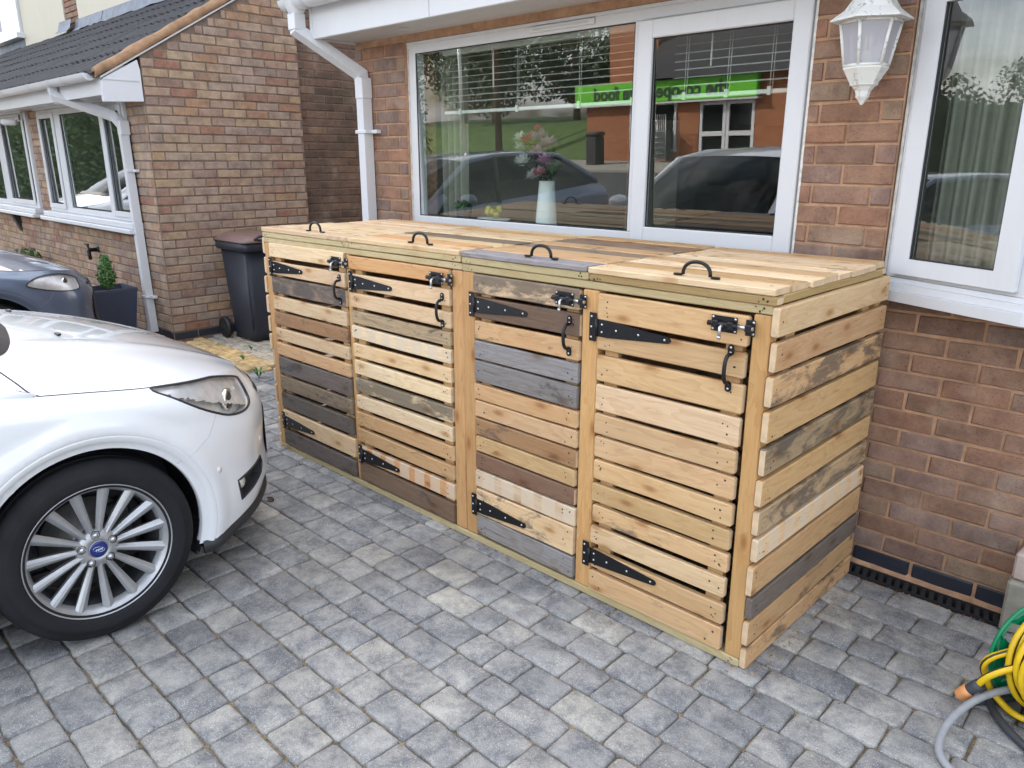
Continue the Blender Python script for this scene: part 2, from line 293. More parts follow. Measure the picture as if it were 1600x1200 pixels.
class MB:
    def __init__(s): s.v = []; s.f = []; s.m = []; s.sm = []
    def add(s, vs_, fs_, mi=0, smooth=False):
        b = len(s.v); s.v += [tuple(p) for p in vs_]
        for f in fs_: s.f.append(tuple(i + b for i in f)); s.m.append(mi); s.sm.append(smooth)
        return s
    def box(s, a, b, mi=0, ch=0.0):
        x0, y0, z0 = [min(a[i], b[i]) for i in range(3)]; x1, y1, z1 = [max(a[i], b[i]) for i in range(3)]
        if ch <= 0:
            v = [(x0, y0, z0), (x1, y0, z0), (x1, y1, z0), (x0, y1, z0), (x0, y0, z1), (x1, y0, z1), (x1, y1, z1), (x0, y1, z1)]
            return s.add(v, [(3, 2, 1, 0), (4, 5, 6, 7), (0, 1, 5, 4), (1, 2, 6, 5), (2, 3, 7, 6), (3, 0, 4, 7)], mi)
        bm = bmesh.new(); bmesh.ops.create_cube(bm, size=1)
        for q in bm.verts: q.co = Vector(((x0 + x1) / 2 + q.co.x * (x1 - x0), (y0 + y1) / 2 + q.co.y * (y1 - y0), (z0 + z1) / 2 + q.co.z * (z1 - z0)))
        bmesh.ops.bevel(bm, geom=bm.edges[:], offset=ch, segments=1, affect='EDGES')
        bm.verts.index_update(); s.add([q.co for q in bm.verts], [[q.index for q in f.verts] for f in bm.faces], mi); bm.free(); return s
    def hexa(s, P, mi=0):  # 8 points bottom ring then top ring
        return s.add(P, [(3, 2, 1, 0), (4, 5, 6, 7), (0, 1, 5, 4), (1, 2, 6, 5), (2, 3, 7, 6), (3, 0, 4, 7)], mi)
    def prism(s, poly, ax, a, b, mi=0):
        """poly in the two other axes, extruded along axis ax from a to b"""
        def mk(p, h):
            q = [0, 0, 0]; o = [i for i in range(3) if i != ax]; q[o[0]], q[o[1]] = p; q[ax] = h; return q
        n = len(poly); v = [mk(p, a) for p in poly] + [mk(p, b) for p in poly]
        f = [tuple(range(n)), tuple(range(2 * n - 1, n - 1, -1))] + [(i, i + n, (i + 1) % n + n, (i + 1) % n) for i in range(n)]
        return s.add(v, f, mi)
    def rings(s, rs, mi=0, smooth=True, closed=True, cap=True, wrap=False):
        n = len(rs[0]); v = [p for r in rs for p in r]; f = []
        k = len(rs)
        for i in range(k if wrap else k - 1):
            j2 = (i + 1) % k
            for j in range(n if closed else n - 1):
                j1 = (j + 1) % n; f.append((i * n + j, i * n + j1, j2 * n + j1, j2 * n + j))
        s.add(v, f, mi, smooth)
        if cap and closed and not wrap:
            b = len(s.v) - n * k
            s.f.append(tuple(b + j for j in range(n - 1, -1, -1))); s.m.append(mi); s.sm.append(False)
            s.f.append(tuple(b + (k - 1) * n + j for j in range(n))); s.m.append(mi); s.sm.append(False)
        return s
    def tube(s, path, r, n=10, mi=0, cap=True, wrap=False, stripes=None, squash=1.0):
        P = [Vector(p) for p in path]; rs = []; prev = None
        k = len(P)
        for i in range(k):
            a = P[(i - 1) % k] if (i > 0 or wrap) else P[i]; b = P[(i + 1) % k] if (i < k - 1 or wrap) else P[i]
            t = (b - a).normalized()
            if prev is None:
                up = Vector((0, 0, 1)) if abs(t.z) < 0.9 else Vector((1, 0, 0))
                x = t.cross(up).normalized()
            else:
                x = (prev - t * prev.dot(t)).normalized()
            prev = x; y = t.cross(x); rr = r[i] if isinstance(r, (list, tuple)) else r
            rs.append([P[i] + x * (rr * math.cos(2 * math.pi * j / n)) + y * (rr * squash * math.sin(2 * math.pi * j / n)) for j in range(n)])
        f0 = len(s.f); s.rings(rs, mi, True, True, cap, wrap)
        if stripes:
            for q in range(f0, len(s.f)):
                if (q - f0) % n in stripes and q < f0 + (k - (0 if wrap else 1)) * n: s.m[q] = 1
        return s
    def lathe(s, prof, origin=(0, 0, 0), axis=(0, 0, 1), n=24, mi=0, smooth=True, cap=False):
        ax = Vector(axis).normalized(); up = Vector((0, 0, 1)) if abs(ax.z) < 0.9 else Vector((1, 0, 0))
        x = ax.cross(up).normalized(); y = ax.cross(x); o = Vector(origin)
        rs = [[o + ax * h + x * (r * math.cos(2 * math.pi * j / n)) + y * (r * math.sin(2 * math.pi * j / n)) for j in range(n)] for (r, h) in prof]
        return s.rings(rs, mi, smooth, True, cap)
    def grid(s, rows, mi=0, smooth=True):
        return s.rings(rows, mi, smooth, False, False)
    def mesh(s, name, mats):
        me = bpy.data.meshes.new(name); me.from_pydata([tuple(p) for p in s.v], [], s.f)
        for m in (mats if isinstance(mats, (list, tuple)) else [mats]): me.materials.append(m)
        me.polygons.foreach_set('material_index', s.m); me.polygons.foreach_set('use_smooth', s.sm); me.update()
        return me
    def build(s, name, mats, parent=None, local=False, **kw):
        return link(name, s.mesh(name, mats), parent, local, **kw)
def fixn(o):
    bm = bmesh.new(); bm.from_mesh(o.data); bmesh.ops.recalc_face_normals(bm, faces=bm.faces); bm.to_mesh(o.data); bm.free(); return o
def text_mesh(body, size, depth=0.0, italic=0.0, bold=0.0):
    cu = bpy.data.curves.new('t', 'FONT'); cu.body = body; cu.size = size; cu.extrude = depth; cu.shear = italic; cu.offset = bold; cu.resolution_u = 3; cu.align_x = 'CENTER'; cu.align_y = 'CENTER'
    o = bpy.data.objects.new('t', cu); C.objects.link(o); dg = bpy.context.evaluated_depsgraph_get()
    me = bpy.data.meshes.new_from_object(o.evaluated_get(dg)); bpy.data.objects.remove(o); return me

# ---------------------------------------------------------------- ground
def gz(y):   # drive is level by the house and climbs to the street
    ys = [-60, -27, -20, -17.0, -9.5, -5.2, 60]; zs = [1.2, 0.5, 0.22, 0.12, 0.02, 0, 0]
    return float(np.interp(y, ys, zs))
g = MB(); ys = [-60, -27, -20, -17, -9.5, -5.2, 1.4, 20, 60]
for a, b in zip(ys[:-1], ys[1:]):
    g.add([(-70, a, gz(a) - 0.045), (70, a, gz(a) - 0.045), (70, b, gz(b) - 0.045), (-70, b, gz(b) - 0.045)], [(0, 1, 2, 3)])
tag(g.build('ground', simple('earth', s2l((110, 104, 96)), 0.95, 0, 0.25, 2, 0.5, 8)), kind='structure')
rd = MB(); rd.add([(-70, -17, gz(-17) - 0.02), (70, -17, gz(-17) - 0.02), (70, -9.5, gz(-9.5) - 0.02), (-70, -9.5, gz(-9.5) - 0.02)], [(0, 1, 2, 3)])
tag(rd.build('road', simple('asphalt', (0.055, 0.055, 0.058), 0.9, 0, 0.25, 1.5, 0.5, 90)), kind='structure')
pv = MB()
for (a, b) in ((-20.3, -17.0), (-9.5, -7.7)):
    z0, z1 = gz(a) + 0.06, gz(b) + 0.06
    pv.hexa([(-70, a, z0 - .2), (70, a, z0 - .2), (70, b, z1 - .2), (-70, b, z1 - .2), (-70, a, z0), (70, a, z0), (70, b, z1), (-70, b, z1)])
tag(pv.build('pavement', simple('concrete_slab', s2l((150, 146, 138)), 0.9, 0, 0.15, 3, 0.4, 60)), kind='structure')
dr = MB()
for a, b in ((-7.7, -5.2), (-5.2, .870)):
    dr.add([(-1.55, a, gz(a) - 0.012), (8, a, gz(a) - 0.012), (8, b, gz(b) - 0.012), (-1.55, b, gz(b) - 0.012)], [(0, 1, 2, 3)])
drive = tag(dr.build('driveway', MAT['sand']), kind='structure')

def paver_mesh(L, Wd, seed, H=0.03):
    r = random.Random(seed); hx, hy = L / 2, Wd / 2; c = 0.0095
    base = [(-hx + c, -hy), (-hx * .3, -hy), (hx * .35, -hy), (hx - c, -hy), (hx, -hy + c), (hx, 0), (hx, hy - c), (hx - c, hy), (hx * .3, hy), (-hx * .35, hy), (-hx + c, hy), (-hx, hy - c), (-hx, 0), (-hx, -hy + c)]
    out = [(x + r.uniform(-.003, .003), y + r.uniform(-.003, .003)) for x, y in base]
    b = MB(); n = len(out)
    def ins(k, z): return [(x * (1 - k / hx), y * (1 - k / hy), z + r.uniform(-.0006, .0006)) for x, y in out]
    b.rings([[(x, y, -H) for x, y in out], ins(0, -.0075), ins(.0035, -.0022), ins(.009, 0.0)], 0, True, True, False)
    k = len(b.v); b.f.append(tuple(k - n + j for j in range(n))); b.m.append(0); b.sm.append(True)
    return b
PW = 0.1315; LENS = (0.205, 0.168, 0.128)
pm = {(l, s): paver_mesh(l - 0.0048, PW - 0.0048, int(l * 1e4) + s).mesh('paver', MAT['paver']) for l in LENS for s in range(4)}
pmb = {(l, s): paver_mesh(l - 0.0048, PW - 0.0048, int(l * 1e4) + s) for l in LENS for s in range(4)}
cand = []
y = -4.8515; k = 0
while y < 0.86:
    x = -1.55 + random.uniform(-.15, 0)
    while x < 5.4:
        l = random.choices(LENS, (0.42, 0.32, 0.26))[0]
        cx = x + l / 2
        q = px((cx, y, 0))
        vis = q is not None and -60 < q[0] < 1660 and 330 < q[1] < 1290
        hid = (0.1 < cx < 2.75 and y > 0.12) or (-0.45 < cx < 1.05 and y < -0.75)
        cand.append((q[2] if (vis and not hid) else 99, cx, y, l)); x += l
    y += PW; k += 1
cand.sort(); rest = MB(); nob = 0
for d, cx, y, l in cand:
    s = random.randrange(4); rot = random.choice((0, math.pi)); z = random.uniform(-.003, .0018); rx, ry = random.uniform(-.012, .012), random.uniform(-.010, .010)
    if nob < 300 and d < 90:
        link('paver', pm[(l, s)], drive, loc=(cx, y, z), rot=(rx, ry, rot)); nob += 1
    else:
        if cx > 0.1 and cx < 2.7 and y > 0.2: continue
        M_ = Matrix.Translation((cx, y, z + gz(y))) @ Euler((rx, ry, rot)).to_matrix().to_4x4(); b = pmb[(l, s)]
        base = len(rest.v); rest.v += [tuple(M_ @ Vector(p)) for p in b.v]; rest.f += [tuple(i + base for i in f) for f in b.f]; rest.m += b.m; rest.sm += b.sm
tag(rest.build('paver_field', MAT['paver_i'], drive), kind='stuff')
# buff and yellow block path beside the neighbour's wall
sp = MB(); sp.add([(-9.5, -5.2, -0.014), (-1.56, -5.2, -0.014), (-1.56, 6, -0.014), (-9.5, 6, -0.014)], [(0, 1, 2, 3)])
path = tag(sp.build('side_path', MAT['sand']), kind='structure')
bm_ = [paver_mesh(0.194, 0.094, 900 + i).mesh('block', MAT['paver_b']) for i in range(3)]; ym_ = [paver_mesh(0.194, 0.094, 950 + i).mesh('block', MAT['paver_y']) for i in range(3)]
yy = 0.30; row = 0
while yy < 1.9:
    yel = 0.62 < yy < 0.90
    xx = -3.02 + (0.1 if row % 2 else 0)
    while xx < -1.62:
        if not (xx > -0.6):
            q = px((xx, yy, 0))
            link('block', random.choice(ym_ if yel else bm_), path, loc=(xx, yy, random.uniform(-.004, .002)), rot=(random.uniform(-.01, .01), random.uniform(-.01, .01), 0))
        xx += 0.2
    yy += 0.1; row += 1

# ---------------------------------------------------------------- bricks
def brick_mb(seed, L=0.215, H=0.065, D=0.05):
    r = random.Random(seed); hx, hz = L / 2, H / 2; j = lambda: r.uniform(-.0024, .0024); c = .005
    b = MB()
    def ring(k, y): return [(sx * (hx - k) + j(), y + (j() if y < .02 else 0), sz * (hz - k) + j()) for sx, sz in ((-1, -1), (1, -1), (1, 1), (-1, 1))]
    b.rings([ring(0, D), ring(0, .0045), ring(c, 0.0)], 0, False, True, False)
    k = len(b.v); b.f.append((k - 4, k - 3, k - 2, k - 1)); b.m.append(0); b.sm.append(False)
    return b
BRK = [brick_mb(i) for i in range(5)]; _bm = {}
def brick_me(mat):
    if mat not in _bm: _bm[mat] = [b.mesh('brick', MAT[mat]) for b in BRK]
    return _bm[mat]
def bricks(parent, O, rz, intervals, z0, courses, mat, mat_i=None, limit=10**6, proud=0.006, phase=0, special=None, start_u=0.0):
    """courses of stretcher bond; intervals(k, z) -> list of (u0,u1); local x = along the wall, local y = into the wall"""
    ux, uy = math.cos(rz), math.sin(rz); nx, ny = uy, -ux     # outward
    fld = MB(); cnt = 0
    for k in range(courses):
        z = z0 + k * 0.075 + 0.0325
        for (a, b) in intervals(k, z):
            i = math.floor((a - start_u) / 0.225) - 1
            while True:
                u0 = start_u + i * 0.225 + (0.1125 if (k + phase) % 2 else 0); u1 = u0 + 0.215; i += 1
                if u0 > b: break
                c0, c1 = max(u0, a), min(u1, b)
                if c1 - c0 < 0.028: continue
                uc = (c0 + c1) / 2; pr = proud + random.uniform(-.0015, .0015)
                loc = (O[0] + ux * uc + nx * pr, O[1] + uy * uc + ny * pr, z); sx = (c1 - c0) / 0.215
                mm = special(k, uc) if special else mat
                v = random.randrange(5); rot = (random.uniform(-.004, .004), random.uniform(-.006, .006), rz + random.uniform(-.006, .006))
                q = px(loc); vis = q is not None and -40 < q[0] < 1640 and -60 < q[1] < 1240
                if cnt < limit and (vis or mat_i is None):
                    link('brick', brick_me(mm)[v], parent, loc=loc, rot=rot, scale=(sx, 1, 1)); cnt += 1
                elif mat_i:
                    M_ = Matrix.Translation(loc) @ Euler(rot).to_matrix().to_4x4() @ Matrix.Diagonal((sx, 1, 1, 1)); B_ = BRK[v]
                    base = len(fld.v); fld.v += [tuple(M_ @ Vector(p)) for p in B_.v]; fld.f += [tuple(t + base for t in f) for f in B_.f]; fld.m += B_.m; fld.sm += B_.sm
    if fld.v: tag(fld.build('brick_field', MAT[mat_i], parent), kind='stuff')
    return cnt

# ---------------------------------------------------------------- windows
def frame_rect(b, x0, x1, z0, z1, w_, y0, y1, mi=0):
    """four frame bars (butted) in a plane facing -Y"""
    ch = .004
    b.box((x0, y0, z0), (x0 + w_, y1, z1), mi, ch); b.box((x1 - w_, y0, z0), (x1, y1, z1), mi, ch)
    b.box((x0 + w_, y0, z0), (x1 - w_, y1, z0 + w_), mi, ch); b.box((x0 + w_, y0, z1 - w_), (x1 - w_, y1, z1), mi, ch)
def gasket(b, x0, x1, z0, z1, y, w_=.006):
    b.box((x0, y, z0), (x0 + w_, y + .004, z1), 0); b.box((x1 - w_, y, z0), (x1, y + .004, z1), 0)
    b.box((x0 + w_, y, z0), (x1 - w_, y + .004, z0 + w_), 0); b.box((x0 + w_, y, z1 - w_), (x1 - w_, y + .004, z1), 0)
def pane(parent, x0, x1, z0, z1, y, tilt=0.0, mat=None, yaw=0.0):
    b = MB(); hx, hz = (x1 - x0) / 2, (z1 - z0) / 2; b.box((-hx, -.002, -hz), (hx, .002, hz))
    # one sheet only: front face, so that the light crosses one pane
    m = MB(); m.add([(-hx, 0, -hz), (hx, 0, -hz), (hx, 0, hz), (-hx, 0, hz)], [(0, 1, 2, 3)])
    return m.build('pane', mat or MAT['glass'], parent, loc=((x0 + x1) / 2, y, (z0 + z1) / 2), rot=(tilt, 0, yaw))

# ================================================================ OUR HOUSE
house = empty('brick_house', (-0.45, 0.975, 0), 'red brown brick house with white framed windows behind the timber store', 'house')
YB = 0.975                                   # mortar face; bricks stand 6 mm proud
wall = MB()
Z1 = 2.30; BK = 1.20
wall.box((-0.45, YB, -.2), (0.035, BK, Z1)); wall.box((0.035, YB, -.2), (2.498, BK, 1.205)); wall.box((2.498, YB, -.2), (2.846, BK, Z1))
wall.box((2.846, YB, -.2), (5.6, BK, 1.10)); wall.box((0.035, YB, 2.252), (2.498, BK, Z1)); wall.box((-0.45, BK, -.2), (-0.20, 8.0, Z1))
wall.box((5.0, YB, 1.10), (5.6, BK, Z1)); wall.box((2.846, YB, 2.262), (5.0, BK, Z1))
wall = wall.build('wall', MAT['mortar_our'], house)
def ours(k, z):
    out = [(-0.45, 0.033)]
    if z < 1.19: out.append((0.045, 2.488))
    elif z > 2.27: out.append((0.045, 2.488))
    out.append((2.50, 2.842))
    if z < 1.10: out.append((2.85, 5.55))
    return out
def spec(k, uc): return 'brick_blue' if k == 0 else 'brick_our'
def vis_ours(k, z):
    return [iv for iv in ours(k, z) if not (iv[0] == 0.045 and z < 1.2)]
bricks(wall, (0, YB, 0), 0.0, vis_ours, 0.012, 30, 'brick_our', 'brick_our_i', special=spec, start_u=0.075, phase=1)
bricks(wall, (0, YB, 0), 0.0, lambda k, z: [(0.045, 2.488)] if z < 1.19 else [], 0.012, 16, 'brick_our', 'brick_our_i', limit=0, start_u=0.075, phase=1)
# roofline: soffit, fascia, gutter
sof = MB(); sof.box((-0.47, 0.70, 2.293), (6.0, 0.985, 2.305)); soffit = sof.build('soffit', MAT['upvc_dirty'], house)
sp_ = MB(); sp_.lathe([(0.001, -.003), (.028, -.003), (.032, 0.0)], (0.22, 0.83, 2.291), (0, 0, -1), 16); sp_.build('downlight', MAT['upvc_dirty'], soffit)
fa = MB()
xs_ = [-0.45, 0.62, 2.6, 6.0]
for a, b_ in zip(xs_[:-1], xs_[1:]): fa.box((a + .002, 0.672, 2.286), (b_ - .002, 0.70, 2.62), 0, .003)
fa.box((-0.478, 0.672, 2.286), (-0.452, 1.3, 2.62), 0, .003)
fascia = fa.build('fascia', MAT['upvc'], house)
rf = MB(); rf.hexa([(-0.6, .55, 2.64), (6, .55, 2.64), (6, 4.5, 3.9), (-.6, 4.5, 3.9), (-.6, .55, 2.7), (6, .55, 2.7), (6, 4.5, 3.96), (-.6, 4.5, 3.96)])
rf.box((-.2, BK, 2.305), (6, 7.8, 2.36)); rf.build('roof', MAT['tile'], house)
uh = MB(); uh.box((-.45, 4.5, 2.4), (6, 9.5, 5.2)); uh.build('upper_wall', MAT['brick_our_i'], house)
ur = MB(); ur.prism([(4.1, 5.21), (7.0, 7.0), (9.9, 5.21)], 0, -.7, 6.2); ur.build('upper_roof', MAT['tile'], house)
def square_pipe(b, pts, w_=0.033, mi=0):
    P = [Vector(p) for p in pts]; rs = []
    for i, p in enumerate(P):
        a = P[max(i - 1, 0)]; c = P[min(i + 1, len(P) - 1)]
        t1 = (p - a).normalized() if i else (c - p).normalized(); t2 = (c - p).normalized() if i < len(P) - 1 else t1
        t = (t1 + t2).normalized(); k = 1 / max(0.5, t.dot(t1))
        x = Vector((1, 0, 0)); x = (x - t * x.dot(t)); x.normalize(); y_ = t.cross(x).normalized()
        # mitre: stretch in the bend plane
        bn = t1.cross(t2)
        sx = sy = w_
        if bn.length > 1e-4:
            bn.normalize(); sx = w_ * (1 + (k - 1) * (1 - abs(x.dot(bn)))); sy = w_ * (1 + (k - 1) * (1 - abs(y_.dot(bn))))
        rs.append([p + x * sx + y_ * sy, p - x * sx + y_ * sy, p - x * sx - y_ * sy, p + x * sx - y_ * sy])
    b.rings(rs, mi, False)
gu = MB()
prof = [(math.cos(a) * .058, math.sin(a) * .058) for a in np.linspace(math.pi, 2 * math.pi, 11)]
gu.grid([[(x_, 0.612 + p[0], 2.50 + p[1]) for p in prof] for x_ in (-0.62, 1.5, 3.2, 6.0)])
gu.prism([(0.612 + p[0], 2.50 + p[1]) for p in prof], 0, -0.625, -0.619)
for x_ in (-0.40, 0.6, 1.6, 2.6): gu.grid([[(x_ + d, 0.612 + p[0] * 1.07, 2.50 + p[1] * 1.07) for p in prof] for d in (-.02, .02)])
gutter = fixn(gu.build('gutter', MAT['upvc'], house))
dp = MB()
square_pipe(dp, [(-0.52, 0.612, 2.50), (-0.52, 0.612, 2.335), (-0.34, 0.925, 2.10), (-0.325, 0.928, 1.95), (-0.325, 0.928, 0.06)])
for (c, h) in (((-0.52, 0.612, 2.38), .09), ((-0.325, 0.928, 2.02), .12)): dp.box((c[0] - .038, c[1] - .038, c[2] - h / 2), (c[0] + .038, c[1] + .038, c[2] + h / 2), 0, .004)
dp.lathe([(.07, 2.50), (.06, 2.46), (.04, 2.42)], (-0.52, 0.612, 0), (0, 0, 1), 16)
down = dp.build('downpipe', MAT['upvc'], house)
for z_ in (1.765, 0.7):
    br = MB(); br.box((-0.325 - .055, 0.888, z_ - .011), (-0.325 + .055, 0.968, z_ + .011), 0, .003); br.box((-0.27, .93, z_ - .011), (-0.215, .968, z_ + .011), 0, .003); br.build('pipe_clip', MAT['upvc'], down)

# main window: fixed light on the left, casement on the right
fx0, fx1, fz0, fz1 = 0.042, 2.491, 1.212, 2.248
wf = MB(); YF = 0.996
frame_rect(wf, fx0, fx1, fz0, fz1, 0.058, YF, YF + .07)
wf.box((1.655, YF, fz0 + .058), (1.725, YF + .07, fz1 - .058), 0, .003)
wf.box((fx0, YF - .012, fz1 - .012), (fx1, YF - .001, fz1 + .002), 0)
win = wf.build('window', MAT['upvc'], house)
sash = MB(); sx0, sx1, sz0, sz1 = 1.687, 2.478, 1.224, 2.186
frame_rect(sash, sx0, sx1, sz0, sz1, 0.075, YF - .022, YF - .002)
sash = sash.build('casement', MAT['upvc'], win)
TILT = R(-1.75)
pane(win, 0.10, 1.655, 1.27, 2.19, 1.018, -TILT)
pane(win, 1.762, 2.403, 1.299, 2.111, 1.008, -TILT)
ga = MB(); gasket(ga, 0.10, 1.655, 1.27, 2.19, YF + .006); gasket(ga, 1.762, 2.403, 1.299, 2.111, YF - .006); ga.build('gasket', MAT['rubber'], win)
for a, c in (((2.491, YF - .026, 1.19), (2.50, YF + .03, 2.25)), ((fx0 - .006, YF - .004, 1.2), (fx0, YF + .03, 2.25))): MB().box(a, c).build('sealant', MAT['sealant'], win)
tv = MB(); tv.box((1.02, YF - .016, 2.205), (1.43, YF - .001, 2.232), 0, .004); tv.box((1.05, YF - .019, 2.213), (1.40, YF - .0165, 2.22), 1); tv.build('trickle_vent', [MAT['upvc'], MAT['upvc_dirty']], win)
sill_in = MB(); sill_in.box((0.035, 1.07, 1.18), (2.49, 1.46, 1.212), 0, .004); sill_in.build('inner_sill', MAT['upvc'], win)
# rooms behind the glass
rm = MB()
def room(x0, x1, y0, y1, z0, z1):
    rm.add([(x0, y1, z0), (x1, y1, z0), (x1, y1, z1), (x0, y1, z1)], [(0, 1, 2, 3)]); rm.add([(x0, y0, z0), (x0, y1, z0), (x0, y1, z1), (x0, y0, z1)], [(0, 1, 2, 3)])
    rm.add([(x1, y0, z0), (x1, y1, z0), (x1, y1, z1), (x1, y0, z1)], [(3, 2, 1, 0)]); rm.add([(x0, y0, z0), (x1, y0, z0), (x1, y1, z0), (x0, y1, z0)], [(0, 1, 2, 3)], 1)
    rm.add([(x0, y0, z1), (x1, y0, z1), (x1, y1, z1), (x0, y1, z1)], [(3, 2, 1, 0)])
room(-0.19, 2.62, 1.21, 5.4, 0.0, 2.30); room(2.70, 5.5, 1.21, 5.0, 0.0, 2.30)
rm.box((0.9, 4.6, .0), (2.0, 5.3, .9)); rm.box((-0.1, 3.4, 0), (.4, 5.2, 1.9))
rm.build('room', [MAT['room'], MAT['floor']], house)
# bow window at the right
bow = MB(); ang = -0.4186; ca, sa = math.cos(ang), math.sin(ang)
def bowpt(s, n, z): return (2.862 + ca * s + sa * n, 0.985 + sa * s - ca * n, z)     # s along the facet, n outwards
def fbox(b, s0, s1, n0, n1, z0, z1, mi=0):
    b.hexa([bowpt(s0, n0, z0), bowpt(s0, n1, z0), bowpt(s1, n1, z0), bowpt(s1, n0, z0), bowpt(s0, n0, z1), bowpt(s0, n1, z1), bowpt(s1, n1, z1), bowpt(s1, n0, z1)], mi)
fbox(bow, 0.0, 0.045, -.05, .0, 1.185, 2.26); fbox(bow, 0.498, 0.56, -.05, .0, 1.185, 2.26); fbox(bow, 0.045, 0.498, -.05, 0, 1.185, 1.215); fbox(bow, .045, .498, -.05, 0, 2.17, 2.26)
x2, y2, _ = bowpt(0.56, 0, 0); bow.box((x2 + .002, y2, 1.185), (x2 + .05, y2 + .05, 2.26)); bow.box((x2 + .05, y2, 1.185), (4.6, y2 + .05, 1.26)); bow.box((x2 + .05, y2, 2.17), (4.6, y2 + .05, 2.26)); bow.box((4.55, y2, 1.26), (4.6, y2 + .05, 2.17))
bow.box((4.6, y2, 1.185), (5.0, .975, 2.26)); bow.prism([(2.87, .97), (x2, y2 + .002), (4.6, y2 + .002), (5.0, .97)], 2, 2.262, 2.29)
bow = fixn(bow.build('bow_window', MAT['upvc'], house))
bs = MB()
fbox(bs, .032, .108, .001, .024, 1.2, 2.19); fbox(bs, .435, .51, .001, .024, 1.2, 2.19); fbox(bs, .108, .435, .001, .024, 1.2, 1.258); fbox(bs, .108, .435, .001, .024, 2.10, 2.19)
fixn(bs.build('casement', MAT['upvc'], bow))
gp = MB(); gp.add([bowpt(.104, .008, 1.252), bowpt(.440, .008, 1.252), bowpt(.440, .008, 2.105), bowpt(.104, .008, 2.105)], [(0, 1, 2, 3)]); gp.build('pane', MAT['glass'], bow)
gk = MB()
for (a, b_, c, d) in ((.108, .113, 1.258, 2.1), (.430, .435, 1.258, 2.1), (.113, .430, 1.258, 1.263)): fbox(gk, a, b_, .010, .020, c, d)
fixn(gk.build('gasket', MAT['rubber'], bow))
gp = MB(); gp.add([(x2 + .05, y2 + .02, 1.26), (4.55, y2 + .02, 1.26), (4.55, y2 + .02, 2.17), (x2 + .05, y2 + .02, 2.17)], [(0, 1, 2, 3)]); gp.build('pane', MAT['glass'], bow)
sl_ = MB()
def ext(n): return [bowpt(-.005, n, 0)[:2], bowpt(.56 + n * .22, n, 0)[:2], (4.6 - n * .22, y2 - n), (5.02, .968)]
for (n, za, zb) in ((.050, 1.104, 1.142), (.030, 1.1425, 1.166), (.012, 1.1665, 1.184)): sl_.prism([(bowpt(-.005, n, 0)[0], .968)] + ext(n), 2, za, zb)
fixn(sl_.build('sill', MAT['upvc'], bow))
se = MB(); fbox(se, -.012, -.001, -.03, .004, 1.19, 2.26); fixn(se.build('sealant', MAT['sealant'], bow))

# ================================================================ NEIGHBOUR HOUSE
nh = empty('neighbour_house', (-3.1, 0.69, 0), 'buff multicoloured brick house with dark tiled lean-to roof and cream cladding', 'house')
NY, NX = 0.69, -3.1
nw = MB()
nw.box((-9.6, NY, -.2), (-6.42, 0.95, .95)); nw.box((-6.42, NY, -.2), (-5.98, .95, 2.14)); nw.box((-5.98, NY, -.2), (-3.53, .95, .95)); nw.box((-3.53, NY, -.2), (NX, .95, 2.14))
nwall = nw.build('wall', MAT['mortar_nb'], nh)
def nfront(k, z):
    out = [(-9.6, -3.105)] if z < .95 else [(-6.40, -6.0), (-3.51, -3.105)]
    return [] if z > 2.1 else out
bricks(nwall, (0, NY, 0), 0.0, lambda k, z: [(-3.51, -3.105)] if z < 2.1 else [], 0.012, 30, 'brick_nb', None, proud=.006, special=lambda k, u: 'brick_blue' if k == 0 else 'brick_nb')
def nf2(k, z): return [(-9.6, -3.51)] if z < .93 else ([(-6.40, -6.0)] if z < 2.1 else [])
bricks(nwall, (0, NY, 0), 0.0, nf2, 0.012, 30, 'brick_nb', 'brick_nb_i', limit=0, proud=.006, phase=1)
gw = MB(); ga0, ga1 = NY, 2.17
SL = 0.597                                   # roof slope
def roofz(y): return 2.276 + SL * (y - 0.34)
gw.prism([(.951, -.2), (ga1, -.2), (ga1, roofz(ga1) - .06), (.951, roofz(.951) - .06)], 0, -3.35, NX); gw.prism([(NY + .002, 2.141), (.951, 2.141), (.951, roofz(.951) - .06), (NY + .002, roofz(NY) - .06)], 0, -3.35, NX)
gable = fixn(gw.build('gable_wall', MAT['mortar_nb'], nh))
def gint(k, z):
    y0 = NY + .006
    if z > roofz(NY) - .11: y0 = max(y0, (z + .11 - 2.276) / SL + .34)
    return [(y0, ga1 - .004)] if y0 < ga1 - .05 else []
bricks(gable, (NX, 0, 0), math.pi / 2, gint, 0.012, 44, 'brick_nb', None, special=lambda k, u: 'brick_blue' if k == 0 else 'brick_nb', start_u=NY + .006)
# older stained wall running back from it, alley shade in its brick colour
ow = MB(); ow.box((-3.4, ga1 + .001, -.2), (NX - .045, 8.0, 5.6)); old = ow.build('side_wall', MAT['mortar_nb'], nh)
bricks(old, (NX - .045, 0, 0), math.pi / 2, lambda k, z: [(ga1 + .008, 3.35)], 0.04, 44, 'brick_nd', 'brick_nd_i', limit=0, start_u=2.25)
